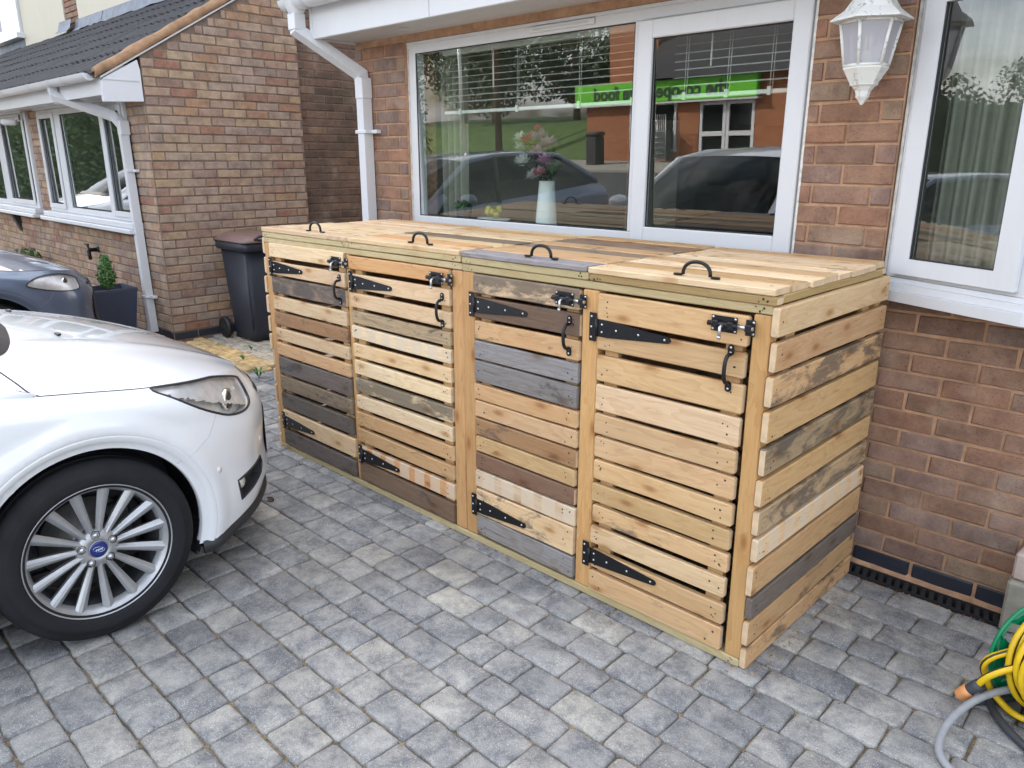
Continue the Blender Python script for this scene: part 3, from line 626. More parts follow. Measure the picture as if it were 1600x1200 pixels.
# roof
pitch = math.atan(SL); tl = MB(); TW, TG = 0.30, 0.345
cols = 13; prof = []
for i in range(cols):
    f = i / (cols - 1); xx = f * (TW + .02); r_ = (f * 2) % 1
    prof.append((xx, 0.028 * max(0, math.sin(math.pi * min(1, max(0, (r_ - .12) / .5)))) ** .7))
rows = [[(x_, yy_, h + .016 * (1 - yy_ / .42)) for x_, h in prof] for yy_ in (0, .14, .42)]
tl.grid(rows); tl.grid([[(x_, 0, h + .016) for x_, h in prof], [(x_, 0.002, h - .008) for x_, h in prof]])
tme = fixn(link('t', tl.mesh('roof_tile', MAT['tile']))); tmd = tme.data; bpy.data.objects.remove(tme)
rb = MB(); rb.hexa([(-12.5, .34, roofz(.34) - .05), (NX, .34, roofz(.34) - .05), (NX, ga1, roofz(ga1) - .05), (-12.5, ga1, roofz(ga1) - .05), (-12.5, .34, roofz(.34) - .022), (NX, .34, roofz(.34) - .022), (NX, ga1, roofz(ga1) - .022), (-12.5, ga1, roofz(ga1) - .022)])
roof = rb.build('roof', MAT['tile'], nh)
for r_ in range(6):
    for c_ in range(31):
        x_ = NX - .03 - (c_ + 1) * TW; s_ = r_ * TG; yy_ = .31 + s_ * math.cos(pitch)
        link('roof_tile', tmd, roof, loc=(x_, yy_, roofz(yy_) - .012 + random.uniform(-.004, .004)), rot=(pitch + random.uniform(-.012, .012), random.uniform(-.01, .01), random.uniform(-.008, .008)))
vg = MB(); n_ = 26; rs = []
for i in range(n_ + 1):
    yy_ = .33 + (ga1 + .1 - .33) * i / n_; z_ = roofz(yy_); j = random.uniform(-.008, .008); a_ = .045 + random.uniform(-.006, .006)
    rs.append([(NX - .075 + j, yy_, z_ + .030 + j), (NX - .03, yy_, z_ + .034 + j), (NX + .012 + j * .4, yy_, z_ + .012), (NX + .016 + j * .4, yy_, z_ - a_), (NX - .01, yy_, z_ - a_ - .004), (NX - .08, yy_, z_ - .03)])
vg.rings(rs, 0, True); vg = fixn(vg.build('verge_mortar', MAT['mortar_pale'], roof))
uc = MB(); uc.hexa([(NX - .02, .36, roofz(.36) - .064), (NX + .028, .36, roofz(.36) - .064), (NX + .028, ga1, roofz(ga1) - .064), (NX - .02, ga1, roofz(ga1) - .064), (NX - .02, .36, roofz(.36) - .052), (NX + .028, .36, roofz(.36) - .052), (NX + .028, ga1, roofz(ga1) - .052), (NX - .02, ga1, roofz(ga1) - .052)]); uc.build('undercloak', MAT['upvc_dirty'], roof)
# eaves: fascia, soffit, box end, gutter, downpipe
ev = MB(); ev.box((-11.5, .375, 2.10), (NX - .02, .40, 2.265)); ev.box((-11.5, .40, 2.118), (NX - .02, NY, 2.135)); ev.build('fascia', MAT['upvc'], nh)
bx = MB(); bx.prism([(.36, 2.045), (.675, 2.06), (.675, 2.30), (.66, roofz(.66) - .085), (.385, roofz(.385) - .075), (.36, 2.20)], 0, NX - .02, NX + .022); bx = fixn(bx.build('box_end', MAT['upvc'], nh))
cl_ = MB(); cl_.box((NX + .023, .37, 2.212), (NX + .026, .655, 2.218)); cl_.build('joint_strip', MAT['upvc_dirty'], bx)
g2 = MB(); pr = [(math.cos(a) * .055, math.sin(a) * .055) for a in np.linspace(math.pi, 2 * math.pi, 11)]
g2.grid([[(x_, .315 + p[0], 2.262 + p[1]) for p in pr] for x_ in (-11.5, -7, -5, -3.2)]); g2.prism([(.315 + p[0], 2.262 + p[1]) for p in pr], 0, -3.2, -3.196)
for x_ in (-8.6, -7.7, -6.8, -5.6, -4.7, -4.1, -3.75): g2.grid([[(x_ + d, .315 + p[0] * 1.1, 2.262 + p[1] * 1.1) for p in pr] for d in (-.022, .022)])
g2 = fixn(g2.build('gutter', MAT['upvc'], nh))
d2 = MB(); square_pipe(d2, [(-4.22, .33, 2.21), (-4.20, .34, 2.14), (-3.60, .60, 1.96), (-3.50, .63, 1.88), (-3.44, .64, 0.05)], .034)
d2.box((-3.535, .595, 1.80), (-3.455, .675, 1.92), 0, .004); d2 = d2.build('downpipe', MAT['upvc'], nh)
for z_ in (1.50, .38):
    br = MB(); xc_ = -3.50 + .06 * (1.88 - z_) / 1.83; br.box((xc_ - .05, .60, z_ - .012), (xc_ + .05, .682, z_ + .012), 0, .003); br.box((xc_ + .05, .64, z_ - .012), (xc_ + .11, .682, z_ + .012), 0, .003); br.build('pipe_clip', MAT['upvc'], d2)
# neighbour windows
def nwindow(x0, x1, lights, z0=1.045, z1=2.095):
    b = MB(); Y0 = .655; frame_rect(b, x0, x1, z0, z1, .06, Y0, Y0 + .06)
    wdw = b.build('window', MAT['upvc'], nh); ga_ = MB()
    for i, (a, c, sashy) in enumerate(lights):
        if i: MB().box((lights[i - 1][1] + (.045 if lights[i - 1][2] else 0), Y0, z0 + .06), (a - (.045 if sashy else 0), Y0 + .06, z1 - .06), 0, .003).build('mullion', MAT['upvc'], wdw)
        zz0, zz1 = (z0 + .085, z1 - .085) if sashy else (z0 + .06, z1 - .06)
        if sashy:
            sb = MB(); frame_rect(sb, a - .05, c + .05, zz0 - .05, zz1 + .05, .05, Y0 - .018, Y0 - .001); sb.build('casement', MAT['upvc'], wdw)
        gasket(ga_, a, c, zz0, zz1, Y0 + .012, .012)
        pane(wdw, a, c, zz0, zz1, Y0 + .022, R(0.5))
    ga_.build('gasket', MAT['rubber'], wdw)
    s = MB(); s.box((x0 - .06, .585, z0 - .055), (x1 + .06, .70, z0 - .002), 0, .006); s.box((x0 - .10, .555, z0 - .098), (x1 + .06, .70, z0 - .057), 0, .006); s.build('sill', MAT['upvc'], wdw)
    return wdw
nwindow(-5.985, -3.525, [(-5.89, -5.47, True), (-5.26, -4.13, False), (-3.99, -3.60, True)])
nwindow(-9.2, -6.42, [(-9.0, -7.75, False), (-7.44, -6.55, True)])
hd = MB(); hd.box((-9.6, .62, 2.097), (-6.42, .69, 2.117)); hd.box((-5.985, .62, 2.097), (-3.53, .69, 2.117)); hd.build('window_head', MAT['upvc'], nh)
nr = MB(); nr.add([(-9.6, 4.5, 0), (-3.4, 4.5, 0), (-3.4, 4.5, 2.3), (-9.6, 4.5, 2.3)], [(0, 1, 2, 3)]); nr.add([(-9.6, .9, 0), (-3.4, .9, 0), (-3.4, 4.5, 0), (-9.6, 4.5, 0)], [(0, 1, 2, 3)], 1); nr.add([(-3.42, .96, 0), (-3.42, 4.5, 0), (-3.42, 4.5, 2.3), (-3.42, .96, 2.3)], [(0, 1, 2, 3)])
nr.add([(-9.6, .96, 0), (-9.6, 4.5, 0), (-9.6, 4.5, 2.3), (-9.6, .96, 2.3)], [(3, 2, 1, 0)]); nr.add([(-9.6, .69, 2.3), (-3.4, .69, 2.3), (-3.4, 4.5, 2.3), (-9.6, 4.5, 2.3)], [(3, 2, 1, 0)])
nr.build('room', [MAT['room'], MAT['floor']], nh)
# bracket under the left sill
bk = MB(); bk.prism([(.60, .93), (.69, .93), (.69, .70)], 0, -7.52, -7.40); bk.build('sill_bracket', MAT['rubber'], nh)
# upper storey: cream cladding panels, brick pier, lead flashing
FZ = roofz(2.16)
up = MB(); up.box((-9.4, 2.20, 3.2), (-3.402, 8.0, 5.6)); upper = up.build('upper_wall', MAT['mortar_nb'], nh)
for (a, b_, z_) in ((-11.4, -9.36, FZ - .04), (-8.79, -5.6, FZ + .10), (-5.57, -3.42, FZ + .12)):
    q = MB(); q.box((a, 2.165, z_), (b_ - .01, 2.199, 5.5), 0, .003); q.build('cladding_panel', MAT['cream'], upper)
bricks(upper, (0, 2.19, 0), 0, lambda k, z: [(-9.34, -8.81)], FZ + .04, 26, 'brick_our', 'brick_our_i', limit=0, proud=.02)
wl = MB(); frame_rect(wl, -12.9, -11.42, FZ + .22, 5.6, .12, 2.12, 2.20); wl.box((-13, 2.05, FZ + .14), (-11.36, 2.2, FZ + .215)); uw = wl.build('upper_window', MAT['upvc'], nh)
pane(uw, -12.78, -11.54, FZ + .34, 5.48, 2.17)
nrf = MB(); nrf.prism([(1.85, 5.61), (5.1, 7.9), (8.4, 5.61)], 0, -13.8, -2.9); nrf.build('main_roof', MAT['tile'], nh)
up2 = MB(); up2.box((-13.5, 2.21, 3.0), (-9.402, 8.0, 5.6)); up2.box((-13.5, 2.16, 3.1), (-11.41, 2.2, FZ + .13)); up2.build('upper_infill', MAT['lead'], nh)
x_ = -9.36
for i, wd_ in enumerate((.52, 1.05, 1.3, 1.3, 1.3)):
    f = MB(); n = 8; z0_, z1_ = FZ - .03, FZ + (.13 if i else .14); yy_ = 2.12 - .004 * (i % 2) - (.07 if i == 0 else 0)
    rr = [[(x_ + wd_ * j / n, yy_ - .05 + random.uniform(-.006, .006), z0_ + random.uniform(-.012, .012)) for j in range(n + 1)], [(x_ + wd_ * j / n, yy_ + random.uniform(-.004, .004), z0_ + .05) for j in range(n + 1)], [(x_ + wd_ * j / n, yy_ + .03, z1_) for j in range(n + 1)]]
    f.grid(rr); f.grid([rr[2], [(p[0], p[1] + .03, p[2]) for p in rr[2]]]); fixn(f.build('lead_flashing', MAT['lead'], nh)); x_ += wd_ - .01
# ================================================================ TIMBER BIN STORE
L_, D_, H_ = 2.892, 0.873, 1.20
store = empty('bin_store', (1.446, 0.43, 0), 'long pallet wood bin store with four slatted doors and four lids', 'bin store')
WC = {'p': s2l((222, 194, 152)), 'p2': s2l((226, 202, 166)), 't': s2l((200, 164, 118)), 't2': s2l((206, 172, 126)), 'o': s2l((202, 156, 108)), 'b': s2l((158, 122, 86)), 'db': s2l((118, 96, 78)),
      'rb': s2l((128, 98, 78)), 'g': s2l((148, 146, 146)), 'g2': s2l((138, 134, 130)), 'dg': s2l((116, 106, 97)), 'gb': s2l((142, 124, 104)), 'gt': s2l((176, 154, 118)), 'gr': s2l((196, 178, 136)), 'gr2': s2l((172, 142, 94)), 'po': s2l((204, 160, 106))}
def board(name, parent, L, H, T, loc, rot=(0, 0, 0), tone='p', stain=0.0, kind='wood', nails=True, ch=.0035, warp=.0015):
    """board along local X, height local Z, thickness local Y (front at -Y)"""
    b = MB(); n = 7; r = random
    prof = [(-T / 2, -H / 2 + ch), (-T / 2, H / 2 - ch), (-T / 2 + ch, H / 2), (T / 2 - ch, H / 2), (T / 2, H / 2 - ch), (T / 2, -H / 2 + ch), (T / 2 - ch, -H / 2), (-T / 2 + ch, -H / 2)]
    rs = []; ph = r.uniform(0, 6)
    for i in range(n + 1):
        f = i / n; x_ = (f - .5) * L; wz = warp * math.sin(ph + f * 4); k = 1
        if i in (0, n): 
            rs.append([(x_, p[0] * .9, p[1] * (1 - .004 / H * 2) + wz) for p in prof]); 
            continue
        rs.append([(x_, p[0] + r.uniform(-.0003, .0003), p[1] + wz + r.uniform(-.0006, .0006)) for p in prof])
    # pull the second and last but one ring towards the ends: sharp eased ends
    for idx, sgn in ((1, -1), (n - 1, 1)):
        rs[idx] = [(sgn * (L / 2 - .004), p[1], p[2]) for p in rs[idx]]
    b.rings(rs, 0, False); b.m[-1] = b.m[-2] = 2
    if nails:
        for sx in (-1, 1):
            for _ in range(r.choice((2, 2, 3, 4))):
                cx, cz = sx * (L / 2 - r.uniform(.018, .06)), r.uniform(-.32, .32) * H; rr = r.uniform(.0020, .0042)
                b.add([(cx + rr * math.cos(a), -T / 2 - .0006, cz + rr * math.sin(a)) for a in np.linspace(0, 2 * math.pi, 7)[:-1]], [(5, 4, 3, 2, 1, 0)], 1)
    o = b.build(name, [MAT[kind], MAT['nail'], MAT['end_grain'] if kind != 'wood_w' else MAT[kind]], parent, loc=loc, rot=rot)
    c = WC[tone]; v = r.uniform(.84, 1.07)
    o.color = (c[0] * v, c[1] * v * r.uniform(.97, 1.02), c[2] * v * r.uniform(.96, 1.08), stain)
    return o
# frame: posts, rails (uprights stand on the bottom rail)
BZ = .03
def post(x0, x1, y=.024, nm='post', tone='po'):
    return board(nm, store, 1.172 - BZ - .002, x1 - x0, .045, ((x0 + x1) / 2, y, (1.172 + BZ) / 2), (0, -math.pi / 2, 0), tone, 0, 'wood', False)
for a, b_ in ((.0, .052), (.764, .790), (1.514, 1.578), (1.5805, 1.648), (2.198, 2.268), (2.836, 2.891)): post(a, b_)
for a, b_, yy_ in ((0, .05, .845), (1.52, 1.64, .845), (2.84, 2.89, .845)): post(a, b_, yy_)
board('bottom_rail', store, L_, .029, .06, (L_ / 2, .0295, .0145), (0, 0, 0), 'gr', 0, 'wood_g', True)
board('bottom_rail', store, L_, .029, .06, (L_ / 2, .84, .0145), (0, 0, 0), 'gr', 0, 'wood_g', False)
board('top_rail', store, 1.5785, .0265, .05, (.789, .0245, 1.1865), (0, 0, 0), 'gr', 0, 'wood_g', True)
board('top_rail', store, L_ - 1.5805, .0265, .05, ((L_ + 1.5805) / 2, .0245, 1.1865), (0, 0, 0), 'gr', 0, 'wood_g', True)
board('top_rail', store, L_, .0265, .05, (L_ / 2, .845, 1.1865), (0, 0, 0), 'gr', 0, 'wood_g', False)
# back boards and the dividers keep the inside dark
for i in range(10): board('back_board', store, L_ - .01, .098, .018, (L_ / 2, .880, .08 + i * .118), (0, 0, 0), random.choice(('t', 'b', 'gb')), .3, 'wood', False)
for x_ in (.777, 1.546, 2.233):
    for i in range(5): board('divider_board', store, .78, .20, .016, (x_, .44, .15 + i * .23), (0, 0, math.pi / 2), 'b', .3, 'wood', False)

DOORS = [
 (.060, .757, [(1.176, 1.103), (1.079, 1.010), (.998, .912), (.893, .821), (.806, .737), (.717, .652), (.633, .565), (.553, .462), (.446, .369), (.346, .259), (.243, .144), (.123, .036)],
  ['p2', 'p', ('gb', .75, 'wood'), 'p', ('b', .3, 'wood_w'), 'p', ('t', .2, 'wood'), ('dg', .3, 'wood_w'), ('gb', .4, 'wood_w'), ('dg', .35, 'wood_w'), 'p', ('dg', .55, 'wood_w')]),
 (.796, 1.508, [(1.168, 1.108), (1.086, 1.016), (.994, .926), (.910, .850), (.836, .775), (.752, .686), (.668, .598), (.579, .511), (.490, .422), (.402, .332), (.313, .245), (.223, .149), (.134, .040)],
  [('o', 0, 'wood_s1'), 'p', 'p', ('gt', .35, 'wood_w'), ('p2', 0, 'wood_s'), 'p', 'p2', ('p2', .80, 'wood'), 'p2', ('t', .3, 'wood'), ('t', .35, 'wood'), ('o', 0, 'wood_s'), ('db', .3, 'wood_w')]),
 (1.654, 2.192, [(1.168, 1.094), (1.081, .999), (.984, .911), (.902, .828), (.818, .733), (.723, .657), (.649, .581), (.572, .501), (.494, .427), (.420, .350), (.340, .265), (.257, .141), (.134, .045)],
  [('p', .78, 'wood'), ('db', .3, 'wood'), ('t', .25, 'wood'), ('g', .12, 'wood_w'), ('g2', .45, 'wood_w'), ('t', .2, 'wood'), ('t2', 0, 'wood'), ('b', .35, 'wood'), ('t2', .1, 'wood'), ('rb', .3, 'wood'), ('p2', 0, 'wood_s'), ('p', .45, 'wood'), ('g', .3, 'wood_w')]),
 (2.274, 2.822, [(1.164, 1.072), (1.051, .972), (.952, .861), (.847, .753), (.740, .665), (.654, .577), (.563, .489), (.472, .402), (.388, .322), (.302, .232), (.205, .133), (.118, .034)],
  ['t2', 't2', 't2', 'p', ('t2', .12, 'wood'), 't2', 't2', 't2', ('t2', .35, 'wood'), 'p', 't2', ('t2', .2, 'wood')])]
HIN = [(.051, .384), (.795, 1.126), (1.628, 1.947), (2.240, 2.568)]
BOL = [(.651, .799), (1.388, 1.536), (2.083, 2.229), (2.706, 2.852)]
PUL = [.716, 1.465, 2.151, 2.778]
def strap_hinge(parent, x0, x1, zc, yf):
    b = MB()
    # back plate on the post, knuckle, tapered strap with a rounded tip
    b.box((x0, yf - .004, zc - .050), (x0 + .030, yf - .0005, zc + .050), 0, .001)
    b.tube([(x0 + .033, yf - .006, zc - .030), (x0 + .033, yf - .006, zc + .030)], .0055, 10)
    n = 12; pts = [(x0 + .038, -.030), (x0 + .038, .030)]; xe = x1 - .014
    top = [(x0 + .075 + (xe - x0 - .075) * i / 6, .030 - .019 * i / 6) for i in range(7)]
    tip = [(xe + .014 * math.sin(a), .011 * math.cos(a)) for a in np.linspace(.2, math.pi - .2, 6)]
    poly = [(x0 + .038, -.030)] + [(x0 + .038, .030)] + top + tip + [(x_, -z_) for x_, z_ in reversed(top)]
    b.prism([(p[0], zc + p[1]) for p in poly], 1, yf - .0045, yf - .0010)
    o = fixn(b.build('hinge', MAT['black'], parent))
    s = MB()
    for (hx, hz) in ((x0 + .010, .036), (x0 + .010, 0), (x0 + .010, -.036), (x0 + .055, .013), (x0 + .055, -.013), (x0 + .115, 0.0), (x0 + .205, 0), (x1 - .022, 0)):
        s.lathe([(.0001, .0028), (.0028, .0022), (.0042, .0)], (hx, yf - .0048, zc + hz), (0, -1, 0), 8)
    tag(s.build('screw', MAT['steel'], parent), kind='stuff'); return o
def tower_bolt(parent, x0, x1, zc, yf):
    b = MB(); zc -= .012
    b.box((x0, yf - .004, zc - .024), (x0 + .085, yf - .001, zc + .024), 0, .001)
    b.box((x1 - .034, yf - .004, zc - .024), (x1 - .004, yf - .001, zc + .024), 0, .001)
    for a, w_ in ((x0 + .010, .020), (x0 + .058, .020), (x1 - .030, .022)): b.box((a, yf - .021, zc - .011), (a + w_, yf - .004, zc + .011), 0, .003)
    b.tube([(x0 - .006, yf - .012, zc), (x0 + .09, yf - .012, zc)], .008, 10); b.build('bolt', MAT['black'], parent)
    s = MB(); s.tube([(x0 + .09, yf - .012, zc), (x1 - .006, yf - .012, zc)], .0062, 10); s.build('bolt_bar', MAT['steel'], parent); s = MB(); s.tube([(x0 + .044, yf - .016, zc), (x0 + .044, yf - .030, zc - .006), (x0 + .045, yf - .034, zc - .034)], .0048, 8); s.lathe([(.0001, .007), (.006, .004), (.006, -.004), (.0001, -.007)], (x0 + .045, yf - .034, zc - .036), (0, 0, 1), 10)
    s.build('bolt_lever', MAT['steel'], parent); s = MB()
    for (hx, hz) in ((x0 + .006, .018), (x0 + .006, -.018), (x0 + .079, .018), (x0 + .079, -.018), (x1 - .009, .017), (x1 - .009, -.017)): s.lathe([(.0001, .0025), (.004, 0)], (hx, yf - .0042, zc + hz), (0, -1, 0), 8)
    tag(s.build('screw', MAT['steel'], parent), kind='stuff')
def pull(parent, x_, z0, z1, yf):
    b = MB(); zc = (z0 + z1) / 2; h = (z0 - z1) / 2
    for sg in (1, -1): 
        b.prism([(x_ + .0105 * math.cos(a), zc + sg * (h - .017) + (.006 if math.sin(a) > 0 else -.006) * 1 + .0105 * math.sin(a)) for a in np.linspace(0, 2 * math.pi, 15)[:-1]], 1, yf - .005, yf - .001)
    pth = [(x_, yf - .006 - .030 * math.sin(math.pi * t) ** .6, zc + (h - .030) * math.cos(math.pi * t)) for t in np.linspace(0, 1, 15)]
    b.tube(pth, .0062, 10); fixn(b.build('pull_handle', MAT['black'], parent))
    s = MB()
    for dz in (h - .010, h - .026, -h + .010, -h + .026): s.lathe([(.0001, .0025), (.0038, 0)], (x_, yf - .0052, zc + dz), (0, -1, 0), 8)
    tag(s.build('screw', MAT['steel'], parent), kind='stuff')
YD = -.008
for di, (x0, x1, zs_, tones) in enumerate(DOORS):
    # the door's two hidden ledges carry the slats
    fr = MB()
    for a in (x0 + .02, x1 - .075): fr.box((a, .0145, .05), (a + .055, .036, 1.15))
    door = fr.build('door', simple('ledge_wood', s2l((186, 150, 104)), .8, 0, .2, 9, .4, 80), store)
    for i, ((zt, zb), tn) in enumerate(zip(zs_, tones)):
        tone, st, kd = (tn, 0.0, 'wood') if isinstance(tn, str) else tn
        if kd == 'wood_s1': kd = 'wood'
        e0, e1 = random.uniform(-.004, .004), random.uniform(-.004, .004); th = .022 + random.uniform(-.002, .003)
        board('slat', door, x1 - x0 + e1 - e0, zt - zb, th, ((x0 + x1 + e0 + e1) / 2, YD + th / 2 - .0, (zt + zb) / 2), (0, random.uniform(-.004, .004), 0), tone, st, kd)
    hx0, hx1 = HIN[di]
    for zc in (1.048, .180): strap_hinge(door, hx0, hx1, zc, YD)
    tower_bolt(door, BOL[di][0], BOL[di][1], 1.142, YD)
    pull(door, PUL[di], 1.073, .925, YD)
# side panels
ST = [1.199, 1.094, .992, .886, .771, .669, .567, .468, .376, .262, .177, .078, .0]
SG = [.016, .012, .012, .015, .012, .014, .016, .012, .010, .006, .010, .0]
SK = ['p', ('t', .1, 'wood'), ('t2', .6, 'wood'), ('t', .12, 'wood'), ('gt', .6, 'wood'), ('t', .15, 'wood'), ('gt', .6, 'wood'), ('p', .2, 'wood_s'), ('t', .15, 'wood'), ('dg', .35, 'wood_w'), ('t', .35, 'wood'), ('t', .5, 'wood')]
for side, (sx, rz_) in enumerate(((L_ + .012, math.pi / 2), (-.012, -math.pi / 2))):
    q = MB()
    for yy_ in (.10, .70): q.box((sx - (.03 if side == 0 else -.0125) , yy_, .05), (sx - (.0125 if side == 0 else -.03), yy_ + .06, 1.15))
    panel = q.build('side_panel', simple('ledge_wood', (0.4, 0.28, .14)), store)
    for i in range(12):
        zt, zb = ST[i] - .001, ST[i + 1] + SG[i] + .001
        tone, st, kd = (SK[i], 0.05, 'wood') if isinstance(SK[i], str) else SK[i]
        if side: tone, st, kd = random.choice((('p', .1, 'wood'), ('t2', .1, 'wood')))
        board('slat', panel, D_ + random.uniform(-.006, .006), zt - zb, .022 + random.uniform(-.002, .002), (sx + random.uniform(-.0015, .0015), D_ / 2 + random.uniform(-.004, .002), (zt + zb) / 2), (0, 0, rz_), tone, st, kd)
# lids
LIDS = [(-.006, .797, 0, ['p', 'p2', 'p', 'p2', 'p', 'p', 'p2', 't2']), (.800, 1.572, .002, ['p', 'o', 'p', ('gb', .4, 'wood_w'), 'p2', 'p', ('t', .2, 'wood'), 'p']),
        (1.582, 2.222, .002, [('g', .15, 'wood_w'), ('t', .25, 'wood_w'), ('t2', .2, 'wood'), ('gb', .4, 'wood_w'), ('t', .35, 'wood'), ('gb', .4, 'wood_w'), ('b', .4, 'wood_w'), ('t', .3, 'wood')]),
        (2.228, 2.902, 0, ['p2', 't', 'p2', 't2', 'p2', 'p', 'p2', 't2'])]
for li, (x0, x1, dz, tones) in enumerate(LIDS):
    z0 = 1.2015 + dz; fr = MB()
    fr.box((x0 + .02, .07, z0 + .001), (x0 + .05, .82, z0 + .026)); fr.box((x1 - .05, .07, z0 + .001), (x1 - .02, .82, z0 + .026)); fr.box((x0 + .06, .40, z0 + .001), (x1 - .06, .46, z0 + .026))
    lid = fr.build('lid', simple('ledge_wood', (.4, .28, .14)), store)
    gt_ = 'gr2' if li in (2, 3) else 'gr'
    board('lid_rail', lid, x1 - x0, .026, .045, ((x0 + x1) / 2, .019, z0 + .0135), (0, 0, 0), 'gr' if li < 3 else 'gr2', 0, 'wood_g')
    board('lid_rail', lid, x1 - x0 - .01, .026, .04, ((x0 + x1) / 2, .846, z0 + .0135), (0, 0, 0), gt_, 0, 'wood_g', False)
    for xx_, rr_ in ((x0 + .010, -1), (x1 - .010, 1)): board('lid_rail', lid, .778, .026, .019, (xx_, .434, z0 + .0135), (0, 0, rr_ * math.pi / 2), gt_, 0, 'wood_g', False)
    ya = -.006; n = len(tones); wds = [random.uniform(.092, .116) for _ in range(n)]; wds[0] = .098; k = (.868 - ya - .004 * n) / sum(wds)
    for tn, wd_ in zip(tones, wds):
        tone, st, kd = (tn, 0.0, 'wood') if isinstance(tn, str) else tn
        wd_ *= k; th = .021 + random.uniform(-.003, .003); e0, e1 = random.uniform(-.008, .004), random.uniform(-.014, .006)
        if st == 0: st = random.choice((0, 0, .12, .3, .4))
        if li == 1 and ya > .05: e1 = random.uniform(-.03, -.006)
        board('slat', lid, x1 - x0 + e1 - e0, wd_, th, ((x0 + x1 + e0 + e1) / 2, ya + wd_ / 2, z0 + .0275 + th / 2), (-math.pi / 2, 0, random.uniform(-.003, .003)), tone, st, kd, True, .003)
        ya += wd_ + .004
    hx = (2.614, 1.967, 1.272, .452)[3 - li]; zt = z0 + .050; b = MB(); Yh = .040
    for sg in (-1, 1):
        b.prism([(hx + sg * .062 + .016 * math.cos(a) + sg * .004, Yh + .0095 * math.sin(a)) for a in np.linspace(0, 2 * math.pi, 13)[:-1]], 2, zt, zt + .006)
    b.tube([(hx - .048 * math.cos(math.pi * t), Yh, zt + .004 + .042 * math.sin(math.pi * t) ** .75) for t in np.linspace(0, 1, 17)], .0058, 10); fixn(b.build('lid_handle', MAT['black'], lid))

# ================================================================ CARS
def crv(P, t):
    """Catmull-Rom through the rows of P (n,k) at parameters t"""
    P = np.asarray(P, float); n = len(P); i = np.clip(np.floor(t).astype(int), 0, n - 2); f = (t - i)[:, None]
    p0 = P[np.clip(i - 1, 0, n - 1)]; p1 = P[i]; p2 = P[i + 1]; p3 = P[np.clip(i + 2, 0, n - 1)]
    return .5 * ((2 * p1) + (-p0 + p2) * f + (2 * p0 - 5 * p1 + 4 * p2 - p3) * f ** 2 + (-p0 + 3 * p1 - 3 * p2 + p3) * f ** 3)
HUBZ, WB, ARC = .325, 2.648, .362
def hood_z(x, y):
    yc = [-.3, -.2, -.05, .1, .25, .4, .55, .7, .8, .9]; zc = [1.048, 1.033, 1.012, .985, .950, .906, .852, .788, .738, .68]
    kk = np.interp(y, [-.3, .1, .25, .41, .65, .8], [.13, .126, .113, .088, .058, .05])
    # smooth the centre line
    z = sum(np.interp(y + d, yc, zc) for d in (-.06, -.03, 0, .03, .06)) / 5
    a = np.abs(x) / .84
    return z - kk * (0.62 * a ** 2 + .38 * a ** 5) + .006 * np.exp(-((np.abs(x) - .42 - .12 * (0.4 - y)) / .05) ** 2)
def car_net():
    px_ = [0, .30, .52, .66, .78, .868, .900, .910, .910, .905, .905, .905, .908, .908, .895, .83, .50, 0]
    py_ = [.90, .872, .805, .72, .60, .42, .22, 0, -.25, -.55, -1.2, -1.9, -2.4, -2.65, -3.0, -3.28, -3.43, -3.47]
    n = len(px_); rows = []
    nose = np.array([1, 1, 1, 1, .8, .45, .1] + [0] * (n - 7)); sidew = np.array([0, .1, .3, .6, .85, 1, 1] + [1] * (n - 9) + [.4, 0]); tail = np.array([0] * (n - 4) + [.2, .7, 1, 1])
    zz = {0: [.275, .272, .268, .260, .245, .215, .20, .20, .20, .215, .22, .22, .21, .21, .22, .27, .30, .30],
          1: [.345] * 5 + [.345, .35, .35, .35] + [.36] * 9, 2: [.45] * 9 + [.47] * 9, 3: [.59] * 5 + [.60] * 4 + [.61] * 9,
          4: [.655, .655, .658, .662, .668, .68, .70, .725, .735, .74] + [.75] * 8,
          5: [.695, .698, .703, .708, .722, .750, .787, .826, .858, .875, .885, .895, .905, .91, .915, .92, .92, .92]}
    dn = {0: -.018, 1: .0, 2: -.006, 3: 0, 4: -.018, 5: -.047}; dx = {0: -.022, 1: -.008, 2: -.002, 3: 0, 4: -.004, 5: -.010}
    for r in range(6):
        rows.append([(px_[i] + dx[r] * sidew[i], py_[i] + dn[r] * nose[i] + tail[i] * (.0 if r < 4 else .05 * (r - 3)), zz[r][i]) for i in range(n)])
    ex = [0, .29, .49, .615, .725, .805, .832, .842, .838, .826, .815, .81, .80, .79, .77, .70, .45, 0]
    ey = [.80, .775, .715, .64, .535, .395, .22, 0, -.25, -.55, -1.2, -1.9, -2.4, -2.65, -2.95, -3.15, -3.27, -3.30]
    ez = [float(hood_z(ex[i], ey[i])) if i < 8 else 0 for i in range(n)]; ez[8:] = [.905, .935, .955, .975, .99, 1.0, 1.01, 1.03, 1.03, 1.03]
    rows.append(list(zip(ex, ey, ez)))
    return np.array(rows)         # (7, n, 3)
NET = car_net(); NS = NET.shape[1]
